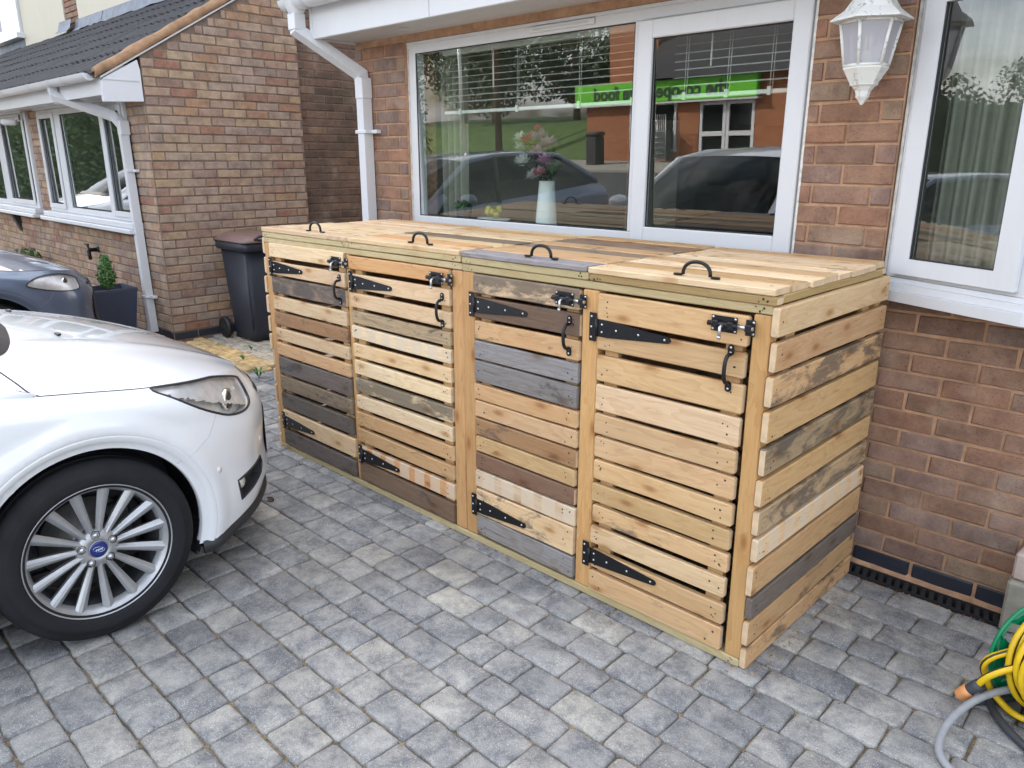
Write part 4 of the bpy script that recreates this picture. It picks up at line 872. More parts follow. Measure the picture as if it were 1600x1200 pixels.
def surf(u, v):
    u = np.atleast_1d(np.asarray(u, float)); v = np.atleast_1d(np.asarray(v, float))
    cols = np.stack([crv(NET[r], u) for r in range(7)], 1)        # (m,7,3)
    i = np.clip(np.floor(v).astype(int), 0, 5); f = (v - i)[:, None]; a = np.arange(len(u))
    p0 = cols[a, np.clip(i - 1, 0, 6)]; p1 = cols[a, i]; p2 = cols[a, i + 1]; p3 = cols[a, np.clip(i + 2, 0, 6)]
    P = .5 * ((2 * p1) + (-p0 + p2) * f + (2 * p0 - 5 * p1 + 4 * p2 - p3) * f ** 2 + (-p0 + 3 * p1 - 3 * p2 + p3) * f ** 3)
    for hy in (0, -WB):                                           # wheel arch lips: swell, then tuck in
        r = np.hypot(P[:, 1] - hy, P[:, 2] - HUBZ); t = (r - ARC) / .13
        P[:, 0] += np.where((t > -.2) & (t < 1), .011 * np.sin(np.pi * np.clip(t, 0, 1)) ** 2, 0) - np.where(t < .42, .024 * (1 - np.clip(t, 0, .42) / .42), 0) * (r < .55)
    return P
def surf_n(u, v):
    e = .01; a = surf(np.clip(u + e, 0, NS - 1), v) - surf(np.clip(u - e, 0, NS - 1), v); b = surf(u, np.clip(v + e, 0, 6)) - surf(u, np.clip(v - e, 0, 6))
    n = np.cross(b, a); n /= np.linalg.norm(n, axis=1)[:, None] + 1e-12; return n
_U, _V = np.meshgrid(np.arange(1.0, 10.01, .03), np.arange(0, 6.001, .03), indexing='ij'); _U = _U.ravel(); _V = _V.ravel(); _S = surf(_U, _V)
def invert(yz):
    T = np.asarray(yz, float); k = np.array([int(np.argmin((_S[:, 1] - y) ** 2 + (_S[:, 2] - z) ** 2)) for y, z in T]); u, v = _U[k].copy(), _V[k].copy(); e = .004
    for _ in range(6):
        p = surf(u, v); pu = (surf(u + e, v) - p) / e; up_ = v + e <= 6; v2 = np.where(up_, v + e, v - e); pv_ = (surf(u, v2) - p) / np.where(up_, e, -e)[:, None]
        det = pu[:, 1] * pv_[:, 2] - pv_[:, 1] * pu[:, 2]; ok = np.abs(det) > 1e-5; det = np.where(ok, det, 1); dy = T[:, 0] - p[:, 1]; dz = T[:, 1] - p[:, 2]
        du = (dy * pv_[:, 2] - pv_[:, 1] * dz) / det; dv = (pu[:, 1] * dz - dy * pu[:, 2]) / det
        u = np.where(ok, np.clip(u + np.clip(du, -.05, .05), 1, 10), u); v = np.where(ok, np.clip(v + np.clip(dv, -.05, .05), 0, 6), v)
    return [(float(a), float(b)) for a, b in zip(u, v)]
def dens(poly, k=6, closed=True):
    out = []; n = len(poly)
    P = [np.array(p, float) for p in poly]
    for i in range(n if closed else n - 1):
        p0, p1, p2, p3 = P[(i - 1) % n if closed else max(i - 1, 0)], P[i], P[(i + 1) % n], P[(i + 2) % n if closed else min(i + 2, n - 1)]
        for j in range(k):
            f = j / k; out.append(tuple(.5 * ((2 * p1) + (-p0 + p2) * f + (2 * p0 - 5 * p1 + 4 * p2 - p3) * f ** 2 + (-p0 + 3 * p1 - 3 * p2 + p3) * f ** 3)))
    if not closed: out.append(tuple(P[-1]))
    return out
def lin(poly, k=5, closed=True):
    out = []; n = len(poly)
    for i in range(n if closed else n - 1):
        a, b = poly[i], poly[(i + 1) % n]
        for j in range(k): out.append((a[0] + (b[0] - a[0]) * j / k, a[1] + (b[1] - a[1]) * j / k))
    if not closed: out.append(poly[-1])
    return out
def inside(p, poly):
    c = False; n = len(poly); x, y = p
    for i in range(n):
        x1, y1 = poly[i]; x2, y2 = poly[(i + 1) % n]
        if (y1 > y) != (y2 > y) and x < (x2 - x1) * (y - y1) / (y2 - y1) + x1: c = not c
    return c
def nmesh(name, P, N, F, mat, parent, flip=False):
    """mesh with given vertex normals, plus its mirror image about x = 0"""
    P = np.asarray(P); N = np.asarray(N); nV = len(P)
    Vv = np.concatenate([P, P * [-1, 1, 1]]); Nn = np.concatenate([N, N * [-1, 1, 1]])
    Ff = [tuple(f) for f in F] + [tuple(i + nV for i in reversed(f)) for f in F]
    me = bpy.data.meshes.new(name); me.from_pydata(Vv.tolist(), [], Ff); me.materials.append(mat)
    me.polygons.foreach_set('use_smooth', [True] * len(Ff)); me.update(); me.normals_split_custom_set_from_vertices(Nn.tolist())
    return link(name, me, parent, True)
def make_car(car, paint, lamp_poly, fog_poly, plate=None):
    su, sv = 2.0, 1.0; UF = 10
    lampq = dens(lamp_poly, 5); fogq = lin(fog_poly, 5)
    arc = [(ARC * math.cos(a), HUBZ + ARC * math.sin(a)) for a in np.linspace(-.36, math.pi + .36, 60)]
    gapl = lin([(.455, .690), (.405, .625), (.345, .545), (.268, .575 - .0)], 6, False)
    gapl = lin([(.462, .700), (.41, .625), (.285, .56)], 6, False)
    L1 = invert(lampq); F1 = invert(fogq); A1 = invert(arc); G1 = invert(gapl)
    pts = []; edges = []
    def loop(q, closed):
        b = len(pts); pts.extend(q); m = len(q)
        for i in range(m if closed else m - 1): edges.append((b + i, b + (i + 1) % m))
    loop(L1, True); loop(F1, True); loop(A1, False)
    arc2 = [((ARC + .0546) * math.cos(a), HUBZ + (ARC + .0546) * math.sin(a)) for a in np.linspace(-.28, math.pi + .28, 64)]; loop(invert(arc2), False); loop(G1, False)
    fixed = np.array(pts) * [su, sv]
    for u in np.arange(0, UF + .001, .125):
        for v in np.arange(0, 6.001, .1):
            on_edge = u in (0, UF) or v < 1e-6 or v > 5.999
            if on_edge or np.min(np.hypot(fixed[:, 0] - u * su, fixed[:, 1] - v * sv)) > .055: pts.append((u, min(v, 6.0)))
    res = delaunay_2d_cdt([Vector((p[0] * su, p[1] * sv)) for p in pts], edges, [], 0, 1e-5)
    uv = np.array([(p[0] / su, p[1] / sv) for p in res[0]]); uv[:, 0] = np.clip(uv[:, 0], 0, UF); uv[:, 1] = np.clip(uv[:, 1], 0, 6)
    P = surf(uv[:, 0], uv[:, 1]); N = surf_n(uv[:, 0], uv[:, 1])
    body, lamp, fog, bump_ = [], [], [], []
    def sdl(c): return (c[0] - .285) * (.70 - .56) - (c[1] - .56) * (.462 - .285)       # side of the bumper line
    for f in res[2]:
        c = uv[list(f)].mean(0)
        if c[0] > UF: continue
        q = P[list(f)].mean(0); yz = (q[1], q[2])
        if math.hypot(yz[0], yz[1] - HUBZ) < ARC - .001 and q[0] > .5: continue
        if c[0] > 1.2 and inside(c, L1): lamp.append(f); continue
        if c[0] > 1.2 and inside(c, F1): fog.append(f); continue
        body.append(f) if (sdl(yz) < 0) else bump_.append(f)
    # orientation: face normals along N
    def orient(fs):
        out = []
        for f in fs:
            a, b, c = P[f[0]], P[f[1]], P[f[2]]
            out.append(f if np.dot(np.cross(b - a, c - a), N[f[0]]) > 0 else tuple(reversed(f)))
        return out
    # rear half: regular grid
    us = np.arange(UF, NS - 1 + .001, .125); vs2 = np.arange(0, 6.001, .2); U2, V2 = np.meshgrid(us, vs2, indexing='ij'); P2 = surf(U2.ravel(), V2.ravel()); N2 = surf_n(U2.ravel(), V2.ravel()); nv = len(vs2); rear = []
    for i in range(len(us) - 1):
        for j in range(nv - 1):
            f = (i * nv + j, (i + 1) * nv + j, (i + 1) * nv + j + 1, i * nv + j + 1); q = P2[list(f)].mean(0)
            if math.hypot(q[1] + WB, q[2] - HUBZ) < ARC - .02 and q[0] > .6: continue
            rear.append(tuple(reversed(f)) if np.dot(np.cross(P2[f[1]] - P2[f[0]], P2[f[3]] - P2[f[0]]), N2[f[0]]) < 0 else f)
    off = len(P); allP = np.concatenate([P, P2]); allN = np.concatenate([N, N2])
    bodyo = nmesh('body', allP, allN, orient(body) + [tuple(i + off for i in f) for f in rear], paint, car)
    bumper = nmesh('bumper', P, N, orient(bump_), paint, car)
    # bonnet: height field inside the edge curve
    eu = np.arange(0, 8.01, .125); E = crv(NET[6], eu); bpts = [(p[0], p[1]) for p in E if True]
    cut = [(p[0], p[1]) for p in bpts if p[1] > -.105 or p[0] < .5]
    cowl = [(.80, -.155), (.775, -.205), (.72, -.25), (.655, -.26), (.605, -.17), (.55, -.115), (.46, -.08), (.26, -.042), (0, -.028)]
    right = cut + cowl; left = [(-x, y) for x, y in reversed(right[1:-1])]; bd = right + left
    bpt = list(bd); be = [(i, (i + 1) % len(bd)) for i in range(len(bd))]; bf = np.array(bd)
    for x_ in np.arange(-.84, .841, .04):
        for y_ in np.arange(-.22, .80, .035):
            if inside((x_, y_), bd) and np.min(np.hypot(bf[:, 0] - x_, bf[:, 1] - y_)) > .018: bpt.append((x_, y_))
    rs_ = delaunay_2d_cdt([Vector(p) for p in bpt], be, [], 1, 1e-5)
    BP = np.array([(p[0], p[1]) for p in rs_[0]]); BZ_ = hood_z(BP[:, 0], BP[:, 1]); e = .004
    gx = (hood_z(BP[:, 0] + e, BP[:, 1]) - hood_z(BP[:, 0] - e, BP[:, 1])) / (2 * e); gy_ = (hood_z(BP[:, 0], BP[:, 1] + e) - hood_z(BP[:, 0], BP[:, 1] - e)) / (2 * e)
    BN = np.stack([-gx, -gy_, np.ones(len(gx))], 1); BN /= np.linalg.norm(BN, axis=1)[:, None]
    me = bpy.data.meshes.new('bonnet'); V3 = np.stack([BP[:, 0], BP[:, 1], BZ_], 1)
    fs = []
    for f in rs_[2]:
        c = BP[list(f)].mean(0)
        if not inside(c, bd): continue
        a, b, c = V3[f[0]], V3[f[1]], V3[f[2]]; fs.append(tuple(f) if np.cross(b - a, c - a)[2] > 0 else tuple(reversed(f)))
    me.from_pydata(V3.tolist(), [], fs); me.materials.append(paint); me.polygons.foreach_set('use_smooth', [True] * len(fs)); me.update(); me.normals_split_custom_set_from_vertices(BN.tolist())
    bonnet = link('bonnet', me, car, True)
    # shut lines
    edge = [tuple(np.array(p) + [0, 0, .0006]) for p in crv(NET[6], np.arange(4.9, 7.45, .1))]
    cow = [(x_, y_, float(hood_z(x_, y_)) + .0008) for x_, y_ in ((.843, -.106), (.815, -.12), (.78, -.131), (.742, -.144), (.704, -.156), (.66, -.172))]
    gp3 = [tuple(p) for p in surf([q[0] for q in G1], [q[1] for q in G1]) + surf_n(np.array([q[0] for q in G1]), np.array([q[1] for q in G1])) * .0002]
    for sg in (1, -1):
        for q_, r_ in ((edge, .0019), (cow, .0028), (gp3, .0005)): MB().tube([(p[0] * sg, p[1], p[2]) for p in q_], r_, 6).build('shut_line', MAT['gap_soft'] if q_ is gp3 else MAT['gap'], bonnet, True)
        o6 = crv(NET[6], np.linspace(7.42, 9.1, 8)); i6 = crv([(.838, -.108, .889), (.80, -.157, float(hood_z(.80, -.157))), (.772, -.205, float(hood_z(.772, -.205))), (.72, -.30, .99), (.67, -.52, 1.12)], np.linspace(0, 4, 8)); pbz = MB(); pbz.grid([[tuple((a + (b - a) * f + np.array([.012, 0, .012]) * math.sin(math.pi * f)) * [sg, 1, 1]) for a, b in zip(o6, i6)] for f in np.linspace(0, 1, 5)]); pbz.build('pillar_base', paint, car, True)
    jt = MB()
    for x_ in (.33, -.33): jt.rings([[(x_ - .022 + dx_, .115 + dy_, float(hood_z(x_, .115)) + h_) for dx_, dy_ in ((0, 0), (.044, 0), (.036, .014), (.008, .014))] for h_ in (0, .007)], 0, False)
    jt.build('washer_jet', MAT['trim'], bonnet, True)
    # headlamps
    for sg in (1, -1):
        mir = np.array([sg, 1, 1]); idx = sorted({i for f in lamp for i in f}); mp = {k: i for i, k in enumerate(idx)}
        FF = [tuple(mp[i] for i in f) for f in orient(lamp)]
        if sg < 0: FF = [tuple(reversed(f)) for f in FF]
        h = MB(); Lp = surf([q[0] for q in L1], [q[1] for q in L1]); Ln = surf_n(np.array([q[0] for q in L1]), np.array([q[1] for q in L1]))
        h.add([tuple((P[i] - N[i] * .040 - np.array([.006, 0, 0])) * mir) for i in idx], FF, 0, True)
        h.rings([[tuple(p * mir) for p in Lp], [tuple(p * mir) for p in Lp - Ln * .042]], 0, True, True, False)
        h2 = h.build('headlight', MAT['reflector'], car, True)
        me = bpy.data.meshes.new('lens'); me.from_pydata([tuple((P[i] + N[i] * .0015) * mir) for i in idx], [], FF); me.materials.append(MAT['lens']); me.polygons.foreach_set('use_smooth', [True] * len(FF)); me.update()
        me.normals_split_custom_set_from_vertices([tuple(N[i] * mir) for i in idx]); link('lens', me, h2, True)
        gk_ = MB(); gk_.tube([tuple(p * mir) for p in Lp - Ln * .002], .0052, 6, 0, False, True); gk_.build('lamp_surround', MAT['trim'], h2, True)
        lz = lamp_poly; tip_y, tip_z = lz[0]; fy = max(q[0] for q in lz)
        bz = [f for f in orient(lamp) if (P[list(f)].mean(0)[2] - tip_z) + .36 * (P[list(f)].mean(0)[1] - tip_y) > -.022 * (P[list(f)].mean(0)[1] - tip_y) / (fy - tip_y) - .004]
        bi = sorted({i for f in bz for i in f}); bmp = {k: i for i, k in enumerate(bi)}
        if bz:
            bb = MB(); bb.add([tuple((P[i] - N[i] * .014) * mir) for i in bi], [tuple(bmp[i] for i in (f if sg > 0 else reversed(f))) for f in bz], 0, True); bb.build('chrome_bezel', MAT['satin'], h2, True)
        py_, pz_ = tip_y + .78 * (fy - tip_y), min(q[1] for q in lz) + .054
        pc = np.array(surf(*[[q] for q in invert([(py_, pz_)])[0]])[0]); pn = np.array([.66, .75, 0]); o_ = pc - pn * .030 - np.array([.004, .004, 0])
        pj = MB(); pj.lathe([(.044, -.004), (.0445, .008), (.040, .012), (.036, .006)], tuple(o_ * mir), tuple(pn * mir), 28, 0); pj.lathe([(.036, .005), (.030, .012), (.016, .017), (.0002, .018)], tuple(o_ * mir), tuple(pn * mir), 28, 1)
        pj.build('projector', [MAT['chrome'], MAT['trim']], h2, True)
        fcy, fcz = tip_y + .93 * (fy - tip_y), pz_ + .008; fcp = np.array(surf(*[[q] for q in invert([(fcy, fcz)])[0]])[0]); ti = MB(); ti.lathe([(.024, .006), (.018, -.008), (.008, -.014), (.0002, -.016)], tuple((fcp - [.016, .022, 0]) * mir), tuple(np.array([.55, .83, 0]) * mir), 20); ti.build('indicator_bowl', MAT['chrome'], h2, True)
        # fog lamp recess
        idx = sorted({i for f in fog for i in f}); mp = {k: i for i, k in enumerate(idx)}; FF = [tuple(mp[i] for i in f) for f in orient(fog)]
        if sg < 0: FF = [tuple(reversed(f)) for f in FF]
        Fp = surf([q[0] for q in F1], [q[1] for q in F1]); Fn = surf_n(np.array([q[0] for q in F1]), np.array([q[1] for q in F1]))
        g_ = MB(); g_.add([tuple((P[i] - N[i] * .03) * mir) for i in idx], FF, 0, True); g_.rings([[tuple(p * mir) for p in Fp + Fn * .001], [tuple(p * mir) for p in Fp - Fn * .031]], 0, True, True, False)
        g_.tube([tuple(p * mir) for p in Fp], .005, 6, 0, False, True)
        fg = g_.build('fog_lamp_surround', MAT['trim'], car, True)
        fc = np.array(surf(*[[q] for q in invert([(.585, .368)])[0]])[0]); fl = MB(); fl.lathe([(.0002, .006), (.016, .005), (.024, 0), (.026, -.012)], tuple((fc - [.02, .016, 0]) * mir), tuple(np.array([.78, .62, 0]) * mir), 18); fl.build('fog_lamp', MAT['reflector'], fg, True)
        # parking sensors, towing-eye cover
        for (y_, z_) in ((.44, .487), (.705, .492)):
            q = invert([(y_, z_)])[0]; a = surf([q[0]], [q[1]])[0]; nn = surf_n(np.array([q[0]]), np.array([q[1]]))[0]; s_ = MB(); s_.lathe([(.0002, .0035), (.008, .0035), (.009, .001), (.0125, .002), (.014, -.001)], tuple(a * mir), tuple(nn * mir), 18); s_.build('parking_sensor', paint, bumper, True)
        # side repeater / door mirror
        m_ = MB(); m_.rings([[tuple(np.array((1.0 + .10 * math.cos(a) * k, -.60 + d, 1.03 + .07 * math.sin(a) * k)) * mir) for a in np.linspace(0, 2 * math.pi, 17)[:-1]] for d, k in ((-.06, .92), (-.02, 1.0), (.05, .85), (.09, .35))], 0, True); m_.box((.84 * sg, -.62, .96), (.93 * sg, -.57, 1.0)); m_.build('door_mirror', paint, car, True)
    # black splitter below the bumper
    su_ = np.arange(0, 6.4, .1); B0 = surf(su_, np.zeros(len(su_))); N0 = surf_n(su_, np.zeros(len(su_))); sp2 = MB()
    for sg in (1, -1):
        mir = np.array([sg, 1, 1]); o1 = N0 * [1, 1, 0]
        keep = [i for i in range(len(B0)) if math.hypot(B0[i, 1], B0[i, 2] - HUBZ) > ARC]
        sp2.grid([[tuple((B0[i] - o1[i] * .004 + [0, 0, .012]) * mir) for i in keep], [tuple((B0[i] + o1[i] * .008 - [0, 0, .006]) * mir) for i in keep], [tuple((B0[i] + o1[i] * .010 - [0, 0, .030]) * mir) for i in keep], [tuple((B0[i] - o1[i] * .03 - [0, 0, .062]) * mir) for i in keep], [tuple((B0[i] - o1[i] * .16 - [0, 0, .055]) * mir) for i in keep]])
    sp2.build('splitter', MAT['trim'], car, True)
    # grille band on the nose
    gr_ = MB(); gu_ = np.arange(0, 2.4, .1)
    for sg in (1, -1):
        for va, vb in ((1.1, 2.9), (4.0, 4.55)):
            a = surf(gu_, np.full(len(gu_), va)) + surf_n(gu_, np.full(len(gu_), va)) * .004; b = surf(gu_, np.full(len(gu_), vb)) + surf_n(gu_, np.full(len(gu_), vb)) * .004
            gr_.grid([[tuple(p * [sg, 1, 1]) for p in a], [tuple(p * [sg, 1, 1]) for p in b]])
    gr_.build('grille', MAT['trim'], bumper, True)
    # rolled wheel arch lips
    for hy in (0,):
        aa = np.linspace(-.30, math.pi + .30, 70); wa = []
        for rr, dn_, dx_ in ((ARC + .050, .0004, 0), (ARC + .047, .0052, 0), (ARC + .024, .0030, -.003), (ARC + .002, .0010, -.006), (ARC - .003, -.004, -.012), (ARC + .001, -.008, -.03)):
            q = invert([(rr * math.cos(a), HUBZ + rr * math.sin(a)) for a in aa]); U_ = np.array([k[0] for k in q]); V_ = np.array([k[1] for k in q]); wa.append(surf(U_, V_) + surf_n(U_, V_) * dn_ + [dx_, 0, 0])
        for sg in (1, -1): MB().grid([[tuple(p * [sg, 1, 1]) for p in r_] for r_ in wa]).build('wheel_arch', paint, car, True)
    # underside, wheel wells
    ub = MB(); ub.box((-.72, -3.2, .20), (.72, .62, .24)); ub.box((-.52, -.5, .24), (.52, .55, .62))
    for hy in (0, -WB):
        for sg in (1, -1):
            aa = np.linspace(-.42, math.pi + .42, 26); rsx = [(sg * .90, ARC + .000), (sg * .838, ARC + .010), (sg * .56, ARC + .012)]
            ub.grid([[(x_, hy + r_ * math.cos(a), HUBZ + r_ * math.sin(a)) for a in aa] for x_, r_ in rsx[1:]])
            ub.prism([(hy + (ARC + .012) * math.cos(a), HUBZ + (ARC + .012) * math.sin(a)) for a in aa], 0, sg * .555, sg * .56)
            ub.hexa([(sg * .66, hy + .340, .15), (sg * .80, hy + .340, .15), (sg * .80, hy + .348, .15), (sg * .66, hy + .348, .15), (sg * .66, hy + .355, .3), (sg * .83, hy + .355, .3), (sg * .83, hy + .363, .3), (sg * .66, hy + .363, .3)])
    ub.build('underbody', MAT['trim'], car, True)
    # greenhouse
    wc0 = [(0, -.012), (.15, -.018), (.26, -.025), (.46, -.062), (.55, -.097), (.60, -.145), (.645, -.24)]; wc1 = [(0, -.88, 1.438), (.11, -.882, 1.437), (.22, -.885, 1.435), (.40, -.903, 1.427), (.48, -.918, 1.418), (.53, -.94, 1.405), (.57, -.98, 1.385)]
    h0 = crv(wc0, np.linspace(0, 6, 25)); h1 = crv(wc1, np.linspace(0, 6, 25)); h0 = [(float(a), float(b_), float(hood_z(a, b_)) + .003) for a, b_ in h0]; h1 = [tuple(float(k) for k in q) for q in h1]
    ws0 = [(-p[0], p[1], p[2]) for p in reversed(h0[1:])] + h0; ws1 = [(-p[0], p[1], p[2]) for p in reversed(h1[1:])] + h1
    def lerp(a, b, f, bul=0.0): return [(p[0] + (q[0] - p[0]) * f, p[1] + (q[1] - p[1]) * f + bul * math.sin(math.pi * f), p[2] + (q[2] - p[2]) * f + bul * math.sin(math.pi * f) * 1.2) for p, q in zip(a, b)]
    wsb = MB(); wsb.grid([lerp(ws0, ws1, f, .025) for f in np.linspace(0, 1, 8)]); windscreen = wsb.build('windscreen', MAT['car_glass'], car, True)
    cw = MB(); cw.grid([[(p[0], p[1] + .001, p[2] + .002) for p in lerp(ws0, ws1, f, .025)] for f in (0, .035, .07)]); cw.build('screen_band', MAT['trim'], windscreen, True)
    rf_ = MB(); rc1 = [(0, -2.78, 1.41), (.10, -2.778, 1.409), (.2, -2.77, 1.408), (.34, -2.75, 1.402), (.41, -2.73, 1.396), (.46, -2.70, 1.39), (.50, -2.62, 1.37)]; r1_ = [tuple(float(k) for k in q) for q in crv(rc1, np.linspace(0, 6, 25))]; rear_ = [(-p[0], p[1], p[2]) for p in reversed(r1_[1:])] + r1_
    def rl(f): return [(p[0] + (q[0] - p[0]) * f, p[1] + (q[1] - p[1]) * f, p[2] + (q[2] - p[2]) * f + .05 * math.sin(math.pi * f)) for p, q in zip(ws1, rear_)]
    rf_.grid([rl(f) for f in np.linspace(0, 1, 12)]); rf_.build('roof', paint, car, True)
    rc2 = [(0, -3.25, 1.03), (.13, -3.247, 1.03), (.25, -3.24, 1.03), (.45, -3.212, 1.03), (.55, -3.19, 1.03), (.64, -3.16, 1.03), (.72, -3.12, 1.03)]; r2_ = [tuple(float(k) for k in q) for q in crv(rc2, np.linspace(0, 6, 25))]; rw0 = [(-p[0], p[1], p[2]) for p in reversed(r2_[1:])] + r2_
    rw = MB(); rw.grid([lerp(rear_, rw0, f, 0) for f in np.linspace(0, 1, 6)]); rw.build('rear_window', MAT['car_glass'], car, True)
    for sg in (1, -1):
        b0 = crv(NET[6], np.arange(8.2, 15.01, .2)) * [sg, 1, 1]; n = len(b0); top = [np.array(rl(f)[-1 if sg > 0 else 0]) for f in np.linspace(0, 1, n)]
        sg_ = MB(); sg_.grid([[tuple(b0[i] + (top[i] - b0[i]) * f + np.array([sg * .03 * math.sin(math.pi * f), 0, 0])) for i in range(n)] for f in np.linspace(0, 1, 6)]); sg_.build('side_window', MAT['car_glass'], car, True)
        pl = MB(); pl.tube([(sg * .70, -.235, .945), (sg * .685, -.32, 1.0), (sg * .64, -.62, 1.18), (sg * .575, -.98, 1.39), (sg * .57, -1.5, 1.435), (sg * .55, -2.1, 1.42), (sg * .51, -2.62, 1.37), (sg * .64, -2.95, 1.15), (sg * .73, -3.12, 1.03)], [.028, .03, .032, .03, .028, .028, .035, .05, .05], 10); pl.build('pillar', paint, car, True)
        pb = MB(); pb.tube([(sg * .82, -1.25, .95), (sg * .585, -1.42, 1.42)], .03, 8); pb.build('door_pillar', MAT['trim'], car, True)
        st_ = MB(); st_.box((sg * .15, -1.3, .3), (sg * .62, -.85, .58), 0, .05); st_.box((sg * .17, -1.45, .5), (sg * .60, -1.28, 1.12), 0, .05); st_.box((sg * .27, -1.45, 1.13), (sg * .50, -1.35, 1.30), 0, .03); st_.build('seat', MAT['seat'], car, True)
        tlp = MB(); tu = np.arange(14.3, 15.5, .15); lo = surf(tu, np.full(len(tu), 4.0)); hi = surf(tu, np.full(len(tu), 5.7)); nn = surf_n(tu, np.full(len(tu), 4.8)); tlp.grid([[tuple((p + q * .006) * [sg, 1, 1]) for p, q in zip(lo, nn)], [tuple((p + q * .006) * [sg, 1, 1]) for p, q in zip(hi, nn)]]); tlp.build('tail_lamp', MAT['red_lamp'], car, True)
    tg = MB(); e0 = crv(NET[6], np.arange(14.0, 17.01, .2))
    tg.grid([[tuple(p) for p in e0], [tuple(p + np.array([-.02, .04, .015])) for p in e0]]); tg.grid([[tuple(p * [-1, 1, 1]) for p in e0], [tuple((p + np.array([-.02, .04, .015])) * [-1, 1, 1]) for p in e0]]); tg.build('tailgate_edge', paint, car, True)
    it = MB(); it.box((-.74, -.75, .28), (.74, -.30, .92)); it.box((-.76, -3.0, .25), (.76, -.3, .28)); it.build('dashboard', MAT['seat'], car, True)
    wheels(car)
TY = MB(); tp = [(.225, -.095), (.240, -.104), (.275, -.110), (.305, -.102), (.3185, -.085)]
for g0 in (-.055, -.018, .018, .055): tp += [(.3235, g0 - .007), (.316, g0 - .005), (.316, g0 + .005), (.3235, g0 + .007)]
tp += [(.3185, .085), (.311, .096), (.305, .1005), (.300, .1035), (.285, .1075), (.2845, .1085), (.275, .1095), (.262, .109), (.250, .1065), (.243, .104), (.240, .100), (.232, .097), (.225, .095)]
TY.lathe(tp, (0, 0, 0), (1, 0, 0), 72)
TYM = fixn(link('t', TY.mesh('tyre', MAT['tyre'])))
tyre_me = TYM.data; bpy.data.objects.remove(TYM)
RB = MB(); RB.lathe([(.222, -.095), (.208, -.085), (.198, -.02), (.203, .045), (.207, .058)], (0, 0, 0), (1, 0, 0), 72, 1); RB.lathe([(.207, .058), (.214, .076), (.221, .086), (.229, .092), (.2345, .099), (.2365, .1005), (.2385, .098), (.239, .092)], (0, 0, 0), (1, 0, 0), 72)
rm_ = fixn(link('t', RB.mesh('rim', [MAT['alloy'], simple('alloy_barrel_shaded', (.07, .072, .078), .45, .5, .2, 20)]))); rim_me = rm_.data; bpy.data.objects.remove(rm_)  # inner barrel in darker alloy: shade behind the spokes put into the colour
SPK = MB()
def spoke():
    r_ = np.linspace(.050, .222, 7); rs = []
    for i, q in enumerate(r_):
        f = i / 6; w_ = .0098 + .0095 * f; top = .066 + .018 * f ** 1.5; d = .030
        rs.append([(top - .010, -w_, q), (top - .0015, -w_ * .42, q), (top + .0012, -w_ * .10, q), (top - .0005, w_ * .50, q), (top - .007, w_, q), (top - d, w_ * .70, q), (top - d, -w_ * .70, q)])
    SPK.rings(rs, 0, False)
spoke(); sk_ = fixn(link('t', SPK.mesh('spoke', MAT['alloy']))); spoke_me = sk_.data; bpy.data.objects.remove(sk_)
HB = MB(); HB.lathe([(.070, .030), (.069, .058), (.062, .066), (.044, .068), (.031, .071), (.030, .066)], (0, 0, 0), (1, 0, 0), 40)
hb_ = fixn(link('t', HB.mesh('hub', MAT['alloy']))); hub_me = hb_.data; bpy.data.objects.remove(hb_)
NU = MB()
for k in range(1):
    o_ = (0, 0, 0)
    NU.lathe([(.0150, .0655), (.0150, .0690), (.0128, .0690), (.0122, .062)], o_, (1, 0, 0), 16, 1); NU.lathe([(.0095, .060), (.0095, .072), (.0075, .0755), (.0002, .0765)], o_, (1, 0, 0), 12, 0)
nut_me = NU.mesh('wheel_nut', [MAT['steel'], MAT['rubber']])
CP = MB(); CP.lathe([(.0295, .066), (.0285, .0715), (.020, .0725), (.0002, .0728)], (0, 0, 0), (1, 0, 0), 28, 0); CP.lathe([(.0305, .066), (.0302, .0712), (.0288, .0714)], (0, 0, 0), (1, 0, 0), 28, 1)
cap_me = CP.mesh('centre_cap', [MAT['badge_blue'], MAT['alloy']])
BD = MB(); BD.tube([(.0733, .0185 * math.cos(a), .0088 * math.sin(a)) for a in np.linspace(0, 2 * math.pi, 33)[:-1]], .0008, 6, 0, False, True)
badge_me = BD.mesh('badge', MAT['chrome'])
script = text_mesh('Ford', .0125, .0003, .35); script.materials.append(MAT['chrome'])
DK = MB(); DK.lathe([(.0002, -.02), (.060, -.02), (.062, -.045), (.150, -.045), (.150, -.06), (.0002, -.06)], (0, 0, 0), (1, 0, 0), 48)
disc_me = DK.mesh('brake_disc', MAT['disc'])
BKP = MB(); BKP.lathe([(.0002, -.085), (.20, -.085)], (0, 0, 0), (1, 0, 0), 32); BKP.box((-.075, .06, -.10), (-.01, .15, .10), 0, .01)
cal_me = BKP.mesh('brake_backing', MAT['trim'])
BADGE = True
